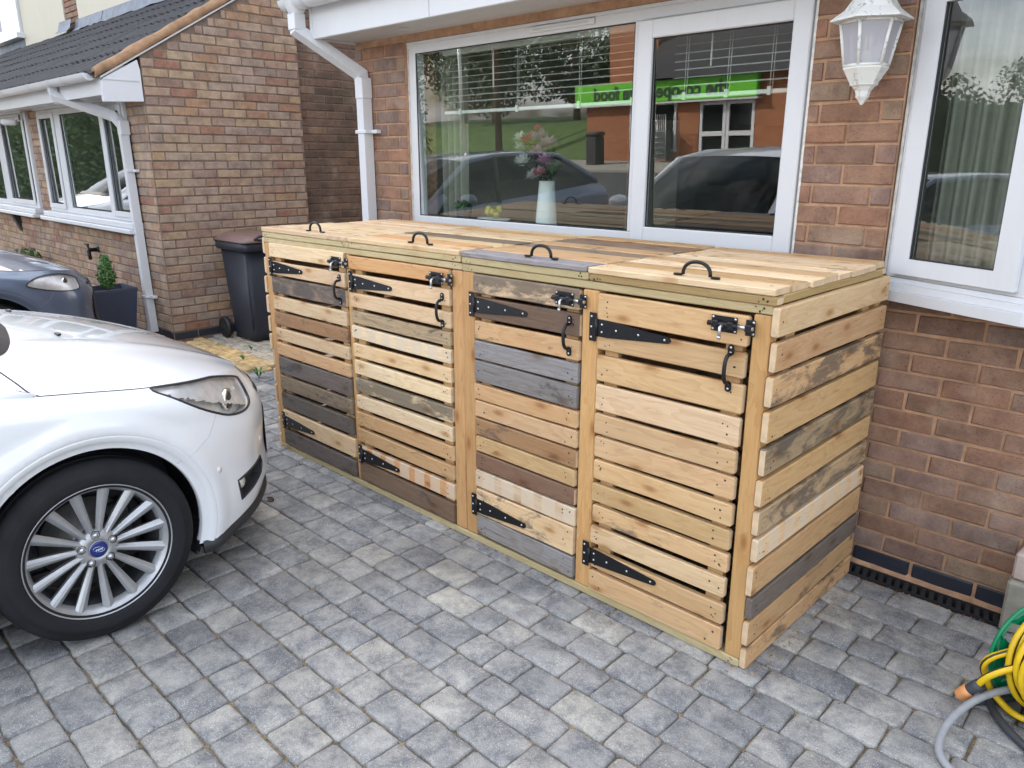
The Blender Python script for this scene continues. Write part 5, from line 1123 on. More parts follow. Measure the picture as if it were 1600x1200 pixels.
def wheels(car):
    for hy in (0, -WB):
        for sg in (1, -1):
            o = bpy.data.objects.new('wheel', cal_me); C.objects.link(o); o.parent = car; o.location = (sg * .778, hy, HUBZ - .002); o.rotation_euler = (R(random.uniform(0, 70)) if not (hy == 0 and sg == 1) else R(4), 0, 0 if sg > 0 else math.pi)
            if o.rotation_euler.z != 0: o.rotation_euler.x = 0
            for nm, me in (('tyre', tyre_me), ('rim', rim_me), ('hub', hub_me), ('centre_cap', cap_me), ('brake_disc', disc_me)): link(nm, me, o, True)
            if car.name.startswith('white') or 'badge' in car.keys():
                link('badge', badge_me, o, True, rot=(R(-22), 0, 0)); link('badge_script', script, o, True, loc=(.0735, 0, 0), rot=(math.pi / 2 - R(22), 0, math.pi / 2))
            for k in range(5): a = 2 * math.pi * k / 5 + .3; link('wheel_nut', nut_me, o, True, loc=(0, .0525 * math.cos(a), .0525 * math.sin(a)))
            for k in range(15): link('spoke', spoke_me, o, True, rot=(2 * math.pi * (k + .35) / 15, 0, 0))
wc = empty('white_car', (.362, -1.355, 0), 'white hatchback parked nose first beside the timber store', 'car'); wc['badge'] = 1
make_car(wc, MAT['white_paint'], [(.245, .838), (.33, .842), (.413, .832), (.53, .806), (.640, .766), (.668, .738), (.664, .672), (.61, .657), (.528, .670), (.46, .702), (.39, .742), (.31, .795)], [(.528, .402), (.61, .413), (.690, .424), (.700, .395), (.680, .357), (.62, .335), (.543, .315)])
del wc['badge']
bc = empty('grey_blue_car', (-3.22, -.86, 0), 'grey blue car parked nose first at the neighbouring house wall', 'car')
make_car(bc, MAT['blue_paint'], [(.27, .742), (.34, .785), (.45, .795), (.56, .780), (.655, .742), (.668, .70), (.655, .662), (.58, .660), (.47, .677), (.36, .705)], [(.50, .36), (.58, .352), (.66, .345), (.655, .322), (.58, .32), (.52, .335)])
# ================================================================ WHEELIE BIN
wb = empty('wheelie_bin', (-2.75, 1.36, 0), 'dark grey wheelie bin with brown lid against the buff brick wall', 'wheelie bin')
def rrect(x0, x1, y0, y1, z, r=.05, n=5):
    out = []
    for cx, cy, a0 in ((x1 - r, y1 - r, 0), (x0 + r, y1 - r, 90), (x0 + r, y0 + r, 180), (x1 - r, y0 + r, 270)):
        for i in range(n): a = R(a0 + 90 * i / (n - 1)); out.append((cx + r * math.cos(a), cy + r * math.sin(a), z))
    return out
b = MB(); b.rings([rrect(-2.90, -2.52, 1.17, 1.57, .02, .05), rrect(-2.90, -2.515, 1.165, 1.575, .10, .05), rrect(-2.945, -2.455, 1.125, 1.615, .83, .05)], 0, True)
for yy_ in (1.16, 1.58): b.tube([(-2.50, yy_, .12), (-2.45, yy_ + (-.04 if yy_ < 1.3 else .04), .80)], .008, 6)
b.build('body', MAT['plastic_dark'], wb)
b = MB(); b.rings([rrect(-2.965, -2.43, 1.105, 1.635, .825, .06), rrect(-2.98, -2.415, 1.09, 1.65, .835, .06), rrect(-2.98, -2.415, 1.09, 1.65, .895, .06), rrect(-2.96, -2.435, 1.11, 1.63, .90, .06)], 0, True); b.build('rim', MAT['plastic_dark'], wb)
b = MB(); b.rings([rrect(-2.985, -2.405, 1.085, 1.655, .901, .06), rrect(-2.985, -2.405, 1.085, 1.655, .915, .06), rrect(-2.93, -2.46, 1.14, 1.60, .955, .07), rrect(-2.85, -2.54, 1.22, 1.52, .965, .07)], 0, True); lid = b.build('lid', MAT['plastic_brown'], wb)
b = MB(); b.box((-2.50, 1.22, .906), (-2.405, 1.52, .93), 0, .006); b.tube([(-2.415, 1.20, .925), (-2.40, 1.24, .955), (-2.40, 1.50, .955), (-2.415, 1.54, .925)], .012, 8); b.build('lid_grip', MAT['plastic_dark'], lid)
b = MB(); b.tube([(-3.01, 1.12, .90), (-3.01, 1.62, .90)], .016, 10)
for yy_ in (1.16, 1.37, 1.58): b.box((-3.01, yy_ - .015, .86), (-2.96, yy_ + .015, .91))
b.build('handle', MAT['plastic_dark'], wb)
for yy_, sg in ((1.105, -1), (1.635, 1)):
    b = MB(); b.lathe([(.0002, .028), (.04, .028), (.05, .018), (.068, .02), (.085, .024), (.096, .018), (.1, 0), (.096, -.018), (.085, -.022), (.0002, -.022)], (-2.93, yy_, .10), (0, sg, 0), 28); b.build('wheel', MAT['rubber'], wb)

# ================================================================ WALL LANTERN
ln = empty('wall_lantern', (2.735, .86, 1.80), 'peeling white six sided wall lantern on the brick pier between windows', 'lantern')
lx, ly = 2.738, .865
def hexr(r, z, n=6, ph=.0): return [(lx + r * math.cos(2 * math.pi * i / n + ph), ly + r * math.sin(2 * math.pi * i / n + ph), z) for i in range(n)]
PH = math.pi / 6
t = NT('peeling_white_paint'); nz = t.noise(t.pos(), 70, 5, .7); n2 = t.noise(t.pos(), 14, 4, .6)
mk = t.math('MULTIPLY', t.step(nz, .54, .60), t.step(n2, .44, .58)); t.bsdf(t.mix(mk, (.72, .72, .69), (.27, .28, .30)), .6, 0, t.bump(mk, -.5, .004)); MAT['peel'] = t.m
b = MB()
b.rings([hexr(.004, 1.787, 6, PH), hexr(.012, 1.800, 6, PH), hexr(.022, 1.812, 6, PH), hexr(.024, 1.816, 6, PH)], 0, False)
b.rings([hexr(.022, 1.816, 6, PH), hexr(.026, 1.832, 6, PH), hexr(.036, 1.846, 6, PH), hexr(.046, 1.852, 6, PH), hexr(.047, 1.856, 6, PH)], 0, False)
b.rings([hexr(.046, 1.856, 6, PH), hexr(.068, 1.895, 6, PH), hexr(.075, 1.905, 6, PH), hexr(.075, 1.915, 6, PH), hexr(.060, 1.915, 6, PH)], 0, False)
b.build('base', MAT['peel'], ln)
b = MB(); zt = 2.055
lo, hi = hexr(.072, 1.915, 6, PH), hexr(.098, zt, 6, PH)
for i in range(6):
    b.tube([lo[i], hi[i]], .0058, 6); b.tube([hi[i], hi[(i + 1) % 6]], .0062, 6); b.tube([lo[i], lo[(i + 1) % 6]], .0055, 6)
b.build('cage', MAT['peel'], ln)
b = MB(); b.rings([hexr(.135, zt + .004, 6, PH), hexr(.132, zt + .010, 6, PH), hexr(.090, zt + .040, 6, PH), hexr(.060, zt + .085, 6, PH), hexr(.045, zt + .092, 6, PH), hexr(.03, zt + .115, 6, PH)], 0, False); b.tube([(lx, ly, zt + .11), (lx, ly, zt + .15)], [.02, .004], 8)
b.build('cap', MAT['peel'], ln)
t = NT('frosted_lamp_glass'); tr = t.n('BsdfTransparent'); tr.inputs[0].default_value = (.9, .9, .93, 1); df = t.n('BsdfPrincipled'); df.inputs['Base Color'].default_value = (.62, .62, .68, 1); df.inputs['Roughness'].default_value = .3
mx = t.n('MixShader'); mx.inputs[0].default_value = .55; t.l(tr.outputs[0], mx.inputs[1]); t.l(df.outputs[0], mx.inputs[2]); t.l(mx.outputs[0], t.out.inputs[0]); MAT['frost'] = t.m
lo, hi = hexr(.070, 1.918, 6, PH), hexr(.096, zt - .004, 6, PH)
for i in range(6):
    b = MB(); j = (i + 1) % 6; b.add([lo[i], lo[j], hi[j], hi[i]], [(0, 1, 2, 3)]); b.build('pane', MAT['frost'], ln)
b = MB(); b.lathe([(.0002, 1.916), (.016, 1.918), (.017, 1.936), (.020, 1.942), (.018, 1.962), (.012, 1.966)], (lx, ly, 0), (0, 0, 1), 14)
for dx_, dy_ in ((-.007, -.005), (.007, -.005), (-.007, .006), (.007, .006)): b.tube([(lx + dx_, ly + dy_, 1.962), (lx + dx_, ly + dy_, 2.02)], .005, 8)
b.build('bulb', simple('bulb_cream', s2l((232, 226, 196)), .5), ln)
b = MB(); b.box((lx - .03, ly + .06, 1.93), (lx + .03, .974, 1.99), 0, .006); b.tube([(lx, ly + .05, 1.90), (lx, .97, 1.90)], .012, 8); b.build('bracket', MAT['peel'], ln)

# ================================================================ DRAIN, BLOCKS, HOSE REEL
dc = empty('drain_channel', (3.3, .92, 0), 'black slotted drainage channel along the foot of the brick wall', 'drain')
b = MB(); b.box((2.3, .872, -.03), (5.0, .880, .003)); b.box((2.3, .948, -.03), (5.0, .956, .003)); b.box((2.3, .880, -.034), (5.0, .948, -.03)); b.build('channel', MAT['rubber'], dc)
bar = MB(); bar.box((-.009, -.034, -.016), (.009, .034, 0), 0, .002); bar_me = bar.mesh('grating_bar', simple('drain_plastic', (.022, .023, .026), .6, 0, .3, 30, .3, 90))
x_ = 2.90
while x_ < 3.9: link('grating_bar', bar_me, dc, loc=(x_, .914, .001), rot=(0, 0, R(12))); x_ += .031
b = MB(); rs = []
for i in range(60):
    xx_ = 2.4 + i * .05; j = random.uniform(-.004, .004); rs.append([(xx_, .957, -.01), (xx_, .957, .004 + j), (xx_, .963 + j, .014 + j), (xx_, .974, .024 + j), (xx_, .976, -.01)])
b.rings(rs, 0, False); tag(b.build('mortar_fillet', MAT['mortar_our'], house))
def stone(nm, label, c, s, rz, col):
    b = MB(); b.box((-s[0] / 2, -s[1] / 2, 0), (s[0] / 2, s[1] / 2, s[2]), 0, .008)
    o = b.build(nm, simple('stone_' + nm + str(round(c[2], 2)), col, .9, 0, .2, 14, .6, 80), loc=c, rot=(0, 0, rz)); tag(o, label, 'stone block')
stone('stone_block', 'grey rectangular stone block standing by the drain at right edge', (3.55, .90, .0), (.21, .11, .195), R(3), s2l((150, 146, 132)))
stone('stone_block', 'pinkish pale block resting on the grey block beside wall', (3.555, .905, .197), (.20, .10, .10), R(-4), s2l((196, 178, 168)))
hr = empty('hose_reel', (3.715, .405, 0), 'green plastic hose reel standing on the paving near the drain', 'hose reel')
RC = Vector((3.705, .41, .195)); AX = Vector((.80, -.60, 0)).normalized(); RV = AX.cross(Vector((0, 0, 1)))
def disc(o, r, side):
    b = MB(); ri = .055; n = 48
    rs = []
    for rr, h in ((r, -.006), (r + .004, 0), (r, .006), (r - .02, .008), (r - .024, .002)):
        rs.append([o + AX * h * side + RV * rr * math.cos(2 * math.pi * i / n) + Vector((0, 0, rr * math.sin(2 * math.pi * i / n))) for i in range(n)])
    b.rings(rs, 0, True, True, False)
    for k in range(6):                       # six spokes leave oval windows
        a0 = 2 * math.pi * k / 6; m = 8; pts = []
        for (rr, da) in ((ri, -.42), (ri, .42), (r * .62, .16), (r - .03, .34), (r - .018, .36), (r - .018, -.36), (r - .03, -.34), (r * .62, -.16)):
            pts.append((rr * math.cos(a0 + da), rr * math.sin(a0 + da)))
        f = [o + AX * .004 * side + RV * p[0] + Vector((0, 0, p[1])) for p in pts]; g_ = [o - AX * .004 * side + RV * p[0] + Vector((0, 0, p[1])) for p in pts]
        b.rings([f, g_], 0, False)
    return b
for side, nm in ((-1, 'reel_flange'), (1, 'reel_flange')): fixn(disc(RC + AX * .105 * side, .178, side).build(nm, MAT['green_plastic'], hr))
b = MB(); b.tube([RC - AX * .12, RC + AX * .12], .055, 20); b.build('drum', MAT['green_plastic'], hr)
b = MB()
for s_ in (-1, 1):
    o_ = RC + AX * .13 * s_
    b.tube([o_ + RV * -.16 + Vector((0, 0, -.185)), o_ + Vector((0, 0, 0.0)), o_ + RV * .16 + Vector((0, 0, -.185))], .013, 10)
    b.tube([o_ + RV * -.18 + Vector((0, 0, -.187)), o_ + RV * .18 + Vector((0, 0, -.187))], .013, 10)
b.tube([RC + AX * .13 + Vector((0, 0, .0)), RC + AX * .13 + Vector((0, 0, .34)), RC - AX * .13 + Vector((0, 0, .34)), RC - AX * .13], .012, 10)
b.build('stand', MAT['dark_grey'], hr)
MAT['hose_y'] = simple('yellow_hose', s2l((224, 186, 26)), .38, 0, .1, 18); MAT['hose_k'] = simple('hose_stripe', s2l((60, 48, 30)), .5)
b = MB(); rnd = random.Random(3)
for layer, (r0, n_) in enumerate(((.075, 7), (.098, 7), (.121, 7), (.140, 6), (.153, 4))):
    for i in range(n_):
        off = -.085 + .17 * (i + .5) / n_; tl_ = rnd.uniform(-.03, .03); ph = rnd.uniform(0, 6); wob = rnd.uniform(.002, .010)
        pts = []
        for a in np.linspace(0, 2 * math.pi, 41)[:-1]:
            rr = r0 + wob * math.sin(2 * a + ph) + .004 * math.sin(3 * a + ph * 2)
            pts.append(RC + AX * (off + tl_ * math.sin(a + ph)) + RV * rr * math.cos(a) + Vector((0, 0, rr * math.sin(a))))
        b.tube(pts, .0105, 10, 0, False, True, stripes=(1, 6))
# free end falling to the connector
E0 = Vector((3.492, .292, .085)); pth = []
ctrl = [RC + AX * -.02 + RV * -.05 + Vector((0, 0, .172)), RC + AX * .05 + RV * -.12 + Vector((0, 0, .12)), Vector((3.56, .30, .18)), E0 + (Vector((3.56, .30, .18)) - E0) * .12]
for i in range(25):
    f = i / 24; p = crv([tuple(c) for c in ctrl], np.array([f * 3]))[0]; pth.append(Vector(p))
b.tube(pth, .0105, 10, 0, True, False, stripes=(1, 6))
lo_ = [RC + AX * (.03) + RV * -.10 + Vector((0, 0, .13)), Vector((3.53, .33, .20)), Vector((3.515, .345, .10)), Vector((3.56, .36, .035)), Vector((3.62, .33, .03)), Vector((3.70, .33, .05))]
b.tube([Vector(crv([tuple(c) for c in lo_], np.array([q]))[0]) for q in np.linspace(0, 5, 40)], .0105, 10, 0, True, False, stripes=(1, 6))
hose = b.build('garden_hose', [MAT['hose_y'], MAT['hose_k']]); tag(hose, 'yellow black striped garden hose wound on the green reel', 'hose')
dirv = (E0 - Vector((3.56, .30, .18))).normalized(); b = MB()
b.lathe([(.0105, -.03), (.0165, -.03), (.0175, -.012), (.0165, .004), (.0165, .012)], tuple(E0), tuple(dirv), 18, 0, True, True); b.lathe([(.0165, .010), (.0195, .012), (.0205, .030), (.0185, .045), (.0185, .048), (.011, .048), (.0002, .046)], tuple(E0), tuple(dirv), 18, 1)
b.build('hose_connector', [MAT['dark_grey'], MAT['orange']], hose)
b = MB(); cl = [(3.70, .02, .012), (3.57, -.02, .013), (3.495, .02, .014), (3.472, .095, .03), (3.484, .195, .052), (3.53, .305, .075), (3.61, .395, .095), (3.72, .47, .12), (3.85, .50, .13)]
b.tube([Vector(crv(cl, np.array([q]))[0]) for q in np.linspace(0, len(cl) - 1, 70)], .0108, 12); o = b.build('waste_hose', MAT['grey_hose']); tag(o, 'loop of pale grey hose on the paving in the bottom right corner', 'hose')
b = MB(); cl = [(3.53, .43, .12), (3.515, .405, .03), (3.53, .37, .014), (3.58, .295, .013), (3.66, .225, .013), (3.80, .14, .013)]
b.tube([Vector(crv(cl, np.array([q]))[0]) for q in np.linspace(0, len(cl) - 1, 50)], .0115, 10); o = b.build('dark_hose', MAT['dark_grey']); tag(o, 'dark grey pipe lying on the paving under the pale hose loop', 'hose')
# dead leaf
b = MB(); b.grid([[(.60 + .05 * i / 5, -.425 + .014 * math.sin(math.pi * i / 5) * s + .002 * i, .006 + .006 * abs(s) + .003 * math.sin(i)) for i in range(6)] for s in (-1, -.4, 0, .5, 1)]); o = b.build('dead_leaf', simple('dead_leaf', s2l((70, 44, 32)), .8, 0, .3, 60)); tag(o, 'curled brown dead leaf on the paving between car and store', 'leaf')

# ================================================================ PLANTS AND SMALL THINGS BY THE NEIGHBOUR
def leaves(b, c, rad, n, size, rnd, mi=0, shell=.35, up=.0):
    for _ in range(n):
        d = Vector((rnd.gauss(0, 1), rnd.gauss(0, 1), rnd.gauss(0, 1))).normalized(); k = rnd.uniform(shell, 1.0) ** .5
        p = Vector(c) + Vector((d.x * rad[0], d.y * rad[1], d.z * rad[2])) * k
        nrm = (d + Vector((rnd.uniform(-.8, .8), rnd.uniform(-.8, .8), rnd.uniform(-.3, 1.0) + up))).normalized(); t1 = nrm.cross(Vector((rnd.uniform(-1, 1), rnd.uniform(-1, 1), rnd.uniform(-1, 1)))).normalized(); t2 = nrm.cross(t1); s = size * rnd.uniform(.6, 1.3)
        b.add([p - t1 * s, p + t2 * s * .45 - nrm * s * .08, p + t1 * s, p - t2 * s * .45 - nrm * s * .08], [(0, 1, 2, 3)], mi)
pl = empty('planter', (-3.45, .27, 0), 'tall tapered slate grey square planter beside the white downpipe', 'planter')
b = MB(); pc = (-3.62, .36)
def sq(h, z): return [(pc[0] - h, pc[1] - h, z), (pc[0] + h, pc[1] - h, z), (pc[0] + h, pc[1] + h, z), (pc[0] - h, pc[1] + h, z)]
b.rings([sq(.135, .0), sq(.185, .45), sq(.188, .45), sq(.188, .475), sq(.165, .475), sq(.160, .43)], 0, False, True, False); b.build('pot', MAT['planter'], pl)
b = MB(); b.add(sq(.163, .435), [(0, 1, 2, 3)]); b.build('compost', MAT['soil'], pl)
rnd = random.Random(11)
sh = empty('box_shrub', (pc[0], pc[1], .435), 'small bright green upright box shrub growing in the planter', 'plant')
b = MB(); 
for k in range(9): 
    a = rnd.uniform(0, 6.28); b.tube([(pc[0], pc[1], .43), (pc[0] + .05 * math.cos(a), pc[1] + .05 * math.sin(a), .56), (pc[0] + .075 * math.cos(a), pc[1] + .075 * math.sin(a), .68)], [.006, .005, .003], 5)
b.build('stem', MAT['stem'], sh)
b = MB(); leaves(b, (pc[0], pc[1], .57), (.085, .085, .11), 420, .018, rnd); leaves(b, (pc[0], pc[1], .68), (.06, .06, .10), 260, .017, rnd); leaves(b, (pc[0] + .05, pc[1], .72), (.025, .025, .06), 60, .016, rnd); b.build('foliage', MAT['leaf_bright'], sh)
bs_ = empty('wall_shrub', (-6.5, .45, 0), 'loose olive green shrub against the brick behind the grey blue car', 'plant')
b = MB()
for k in range(14): 
    a = rnd.uniform(0, 6.28); b.tube([(-6.5, .48, 0), (-6.5 + .12 * math.cos(a), .48 + .06 * math.sin(a), .3), (-6.5 + .28 * math.cos(a), .46 + .08 * math.sin(a), .52)], [.009, .007, .003], 5)
b.build('stem', MAT['stem'], bs_)
b = MB(); leaves(b, (-6.5, .45, .45), (.36, .16, .17), 800, .026, rnd); b.build('foliage', MAT['leaf'], bs_)
def weed(x, y, n, h, label):
    w_ = MB(); rr = random.Random(int(x * 100))
    for k in range(n):
        a = rr.uniform(0, 6.28); L0 = rr.uniform(.5, 1) * h; d = Vector((math.cos(a), math.sin(a), 0)); s = Vector((-d.y, d.x, 0)) * .008; p0 = Vector((x, y, .0)); p1 = p0 + d * L0 * .45 + Vector((0, 0, L0 * .8)); p2 = p1 + d * L0 * .5 + Vector((0, 0, L0 * .05))
        w_.add([p0, p1 - s, p1 + s, p2], [(0, 1, 2), (1, 3, 2)])
    o = w_.build('weed', MAT['leaf_bright']); tag(o, label, 'weed')
weed(-1.42, .62, 16, .10, 'largest green weed on the yellow blocks beside the store'); weed(-2.02, .80, 9, .05, 'small green weed in the joint in front of the bin'); weed(-2.30, 1.02, 8, .05, 'tiny green weed at the foot of the wheelie bin'); weed(-4.05, .52, 18, .09, 'green weed tuft at wall foot behind grey blue car nose')
b = MB(); b.tube([(-4.20, .66, .16), (-4.21, .60, .165), (-4.215, .56, .13), (-4.18, .50, .06), (-4.14, .44, .03)], .022, 10); o = b.build('waste_pipe', MAT['grey_hose']); tag(o, 'short bent grey waste pipe at wall foot left of planter', 'pipe')
tp_ = empty('garden_tap', (-4.72, .69, .70), 'black outside tap on the buff brick wall below the window', 'tap')
b = MB(); b.tube([(-4.74, .685, .705), (-4.74, .60, .705), (-4.70, .575, .70), (-4.66, .57, .62)], [.022, .020, .020, .017], 10); b.lathe([(.03, 0), (.03, .012), (.018, .02)], (-4.74, .685, .705), (0, -1, 0), 14); b.build('tap_body', MAT['black'], tp_)
b = MB(); b.tube([(-4.74, .60, .705), (-4.77, .59, .755)], .011, 8); b.box((-4.84, .582, .75), (-4.73, .60, .772), 0, .004); b.build('tap_lever', MAT['black'], tp_)
def seccam(loc, rz, label):
    e = empty('security_camera', loc, label, 'camera', 'security cameras', rz)
    b = MB(); b.rings([[(.036 * math.cos(a) * k, y_, .036 * math.sin(a) * k - .02) for a in np.linspace(0, 2 * math.pi, 19)[:-1]] for y_, k in ((.07, .75), (.06, 1.0), (-.07, 1.0), (-.078, .9))], 0, True); b.build('housing', MAT['upvc'], e, True)
    b = MB(); b.rings([[(.027 * math.cos(a) * k, y_, .027 * math.sin(a) * k - .02) for a in np.linspace(0, 2 * math.pi, 17)[:-1]] for y_, k in ((-.0785, 1.0), (-.0795, .9))], 0, True); b.build('lens', MAT['rubber'], e, True)
    b = MB(); b.tube([(0, .05, -.01), (.02, .09, .02), (.03, .11, .03)], .011, 8); b.lathe([(.034, 0), (.034, .012), (.02, .016)], (.03, .12, .03), (0, -1, 0), 16); b.build('mount', MAT['upvc'], e, True)
seccam((-4.25, .42, 2.13), R(-42), 'white security camera under the gutter at the gable corner'); seccam((-6.62, .55, 2.02), R(-35), 'white security camera on the brick pier between neighbour windows')

# ================================================================ BEHIND THE GLASS
def blind(x0, x1, zt, zb, y, label):
    e = empty('venetian_blind', ((x0 + x1) / 2, y, zb), label, 'blind', 'venetian blinds')
    me = MB(); hw = (x1 - x0) / 2; me.grid([[(-hw, -.011, -.0035), (-hw, 0, .001), (-hw, .011, .0045)], [(hw, -.011, -.0035), (hw, 0, .001), (hw, .011, .0045)]]); sm_ = me.mesh('blind_slat', MAT['blind'])
    z = zt
    while z > zb + .04: link('blind_slat', sm_, e, loc=((x0 + x1) / 2, y, z)); z -= .034
    b = MB(); b.box((x0, y - .012, zb - .006), (x1, y + .012, zb + .012), 0, .003); b.build('bottom_rail', MAT['blind'], e)
    b = MB(); b.box((x0, y - .02, zt + .02), (x1, y + .02, zt + .06), 0, .003); b.build('head_rail', MAT['blind'], e)
    b = MB()
    for f in (.1, .42, .72, .95):
        xx_ = x0 + (x1 - x0) * f; b.tube([(xx_, y - .013, zt + .02), (xx_, y - .013, zb)], .0012, 5); b.tube([(xx_ + .012, y - .013, zt + .02), (xx_ + .012, y - .013, zb)], .0012, 5); b.box((xx_ - .008, y - .020, zb - .012), (xx_ + .008, y - .0125, zb + .022))
    b.tube([(x0 + (x1 - x0) * .3, y - .024, zt + .02), (x0 + (x1 - x0) * .3, y - .024, zb + .12)], .004, 6); b.build('cord', MAT['blind'], e)
blind(.20, 1.635, 2.16, 1.862, 1.14, 'part raised white venetian blind behind the large fixed left pane'); blind(1.78, 2.44, 2.16, 1.872, 1.14, 'part raised white venetian blind behind the right opening casement')
def curtain(x0, x1, y, z0, z1, label, folds=7, amp=.03, dy=0.0):
    b = MB(); n = folds * 8; rows = []
    for z in np.linspace(z0, z1, 6): rows.append([(x0 + (x1 - x0) * i / n, y + dy * i / n + amp * math.sin(2 * math.pi * folds * i / n + .6 * z), z) for i in range(n + 1)])
    b.grid(rows); o = b.build('curtain', MAT['fabric']); tag(o, label, 'curtain', 'curtains')
curtain(.02, .24, 1.26, .95, 2.24, 'pale green curtain drawn to the left side of main window', 4)
curtain(2.95, 3.26, 1.10, 1.19, 2.25, 'pale pleated curtain inside the bow window at the right', 6, .022, -.06); curtain(3.5, 3.85, 1.05, 1.19, 2.25, 'pale curtain in the middle of the bow window at far right', 6, .022)
def vase(): 
    e = empty('vase', (.872, 1.30, 1.212), 'tall white ceramic vase on the window sill', 'vase')
    b = MB(); b.lathe([(.0002, 1.213), (.062, 1.213), (.064, 1.23), (.058, 1.32), (.049, 1.42), (.045, 1.47), (.046, 1.485), (.042, 1.485), (.040, 1.45)], (.872, 1.30, 0), (0, 0, 1), 28); b.build('vase_body', MAT['ceramic'], e)
vase()
bq = empty('flower_bouquet', (.86, 1.26, 1.47), 'bouquet of white, crimson and mauve flowers in the vase', 'flowers')
PET = {'white': (.88, .88, .80), 'crimson': (.68, .02, .14), 'mauve': (.66, .34, .54), 'pink': (.74, .38, .44)}
rnd = random.Random(5)
for col, dx_, dz_, s in (('white', -.105, .125, .05), ('white', -.075, .045, .05), ('white', -.09, .17, .045), ('crimson', -.035, .155, .055), ('mauve', .035, .17, .058), ('mauve', .095, .135, .055), ('mauve', .03, .10, .050), ('mauve', .085, .055, .045), ('white', -.03, -.03, .045), ('pink', .04, -.01, .042), ('crimson', .03, .22, .03)):
    s *= 1.3; c = Vector((.86 + dx_, 1.21 + rnd.uniform(-.03, .03), 1.53 + dz_)); b = MB()
    for k in range(70):
        th = rnd.uniform(0, 6.28); ph = rnd.uniform(-.2, 1.3); d = Vector((math.cos(th) * math.cos(ph), math.sin(th) * math.cos(ph) - .4, math.sin(ph) * .8)).normalized(); t1 = d.cross(Vector((0, 0, 1))).normalized(); p0 = c + d * s * .25; p1 = c + d * s
        b.add([p0, (p0 + p1) / 2 + t1 * s * .22, p1, (p0 + p1) / 2 - t1 * s * .22], [(0, 1, 2, 3)])
    o = b.build('flower_head', simple('petal_' + col, PET[col], .7, 0, .25, 40), bq)
    st_ = MB(); st_.tube([c, (c + Vector((.872, 1.30, 1.44))) / 2 + Vector((0, 0, .02)), Vector((.872, 1.30, 1.44))], .0025, 5); st_.build('stem', MAT['leaf'], bq)
b = MB(); leaves(b, (.87, 1.30, 1.58), (.10, .05, .10), 90, .03, rnd); b.build('foliage', MAT['leaf'], bq)
fb = empty('glass_bowl', (.50, 1.24, 1.212), 'shallow white boat shaped bowl on the sill left of vase', 'bowl')
b = MB(); b.rings([[( .50 + k * a * math.cos(t), 1.24 + k * .5 * a * math.sin(t), z) for t in np.linspace(0, 2 * math.pi, 25)[:-1]] for a, z, k in ((.05, 1.214, 1), (.09, 1.235, 1), (.13, 1.262, 1), (.126, 1.262, 1), (.08, 1.238, 1))], 0, True, True, False); b.build('bowl', MAT['ceramic'], fb)
b = MB()
for k in range(9): 
    c = (.50 + rnd.uniform(-.05, .05), 1.24 + rnd.uniform(-.03, .03), 1.275 + rnd.uniform(0, .045)); b.lathe([(.0002, -.022), (.015, -.016), (.022, 0), (.015, .016), (.0002, .022)], c, (0, 0, 1), 12)
o = b.build('pot_pourri', simple('yellow_green_glass', s2l((170, 168, 70)), .25, 0, .3, 30)); tag(o, 'yellow green baubles heaped in the white bowl', 'ornament')
pt_ = empty('sill_plant', (.28, 1.2, 1.212), 'small succulent in a grey pot at left end of window sill', 'plant')
b = MB(); b.lathe([(.0002, 1.214), (.035, 1.214), (.05, 1.29), (.045, 1.29), (.042, 1.27)], (.28, 1.2, 0), (0, 0, 1), 18); b.build('pot', MAT['planter'], pt_)
b = MB(); leaves(b, (.28, 1.2, 1.32), (.05, .05, .04), 90, .03, rnd, 0, .3, .5); b.build('foliage', MAT['leaf'], pt_)

# ================================================================ ACROSS THE STREET (seen in the glass)
shop = empty('shop', (-11.5, -20, .24), 'brick convenience shop across the road with bright green fascia sign', 'shop')
SZ = .24
bk_ = NT('shop_brick'); bt = bk_.n('TexBrick'); mp_ = bk_.n('Mapping'); mp_.inputs['Rotation'].default_value = (math.pi / 2, 0, 0); bk_.l(bk_.pos(), mp_.inputs[0]); bk_.l(mp_.outputs[0], bt.inputs['Vector']); bt.inputs['Scale'].default_value = 1
bt.inputs['Brick Width'].default_value = .225; bt.inputs['Row Height'].default_value = .075; bt.inputs['Mortar Size'].default_value = .008; bt.inputs['Color1'].default_value = (*s2l((172, 108, 70)), 1); bt.inputs['Color2'].default_value = (*s2l((150, 90, 60)), 1); bt.inputs['Mortar'].default_value = (*s2l((140, 108, 84)), 1)
bk_.bsdf(bt.outputs[0], .9)
b = MB(); b.box((-15.5, -26, SZ - .3), (-13.55, -20, SZ + 2.75)); b.box((-13.55, -26, SZ + 2.5), (-8.6, -20, SZ + 2.75)); b.box((-11.5, -26, SZ - .3), (-10.65, -20, SZ + 2.5)); b.box((-8.6, -26, SZ - .3), (-5.0, -20, SZ + 2.75)); b.box((-13.55, -20.3, SZ - .3), (-11.5, -20, SZ + .35)); b.box((-15.4, -24.5, SZ + 2.75), (-13.2, -21.3, SZ + 6.0))
b.build('wall', bk_.m, shop)
b = MB(); b.prism([(-19.5, SZ + 2.76), (-22.8, SZ + 5.0), (-26.3, SZ + 2.76)], 0, -13.1, -4.7); b.build('roof', MAT['tile'], shop)
b = MB(); b.box((-15.85, -19.96, SZ + 2.02), (-8.45, -19.72, SZ + 2.72), 0, .02); sg_ = b.build('fascia_sign', simple('sign_green', s2l((98, 190, 40)), .45), shop)
b = MB(); b.box((-15.9, -20, SZ + 1.96), (-8.4, -19.70, SZ + 2.018)); b.build('sign_trim', MAT['upvc_dirty'], sg_)
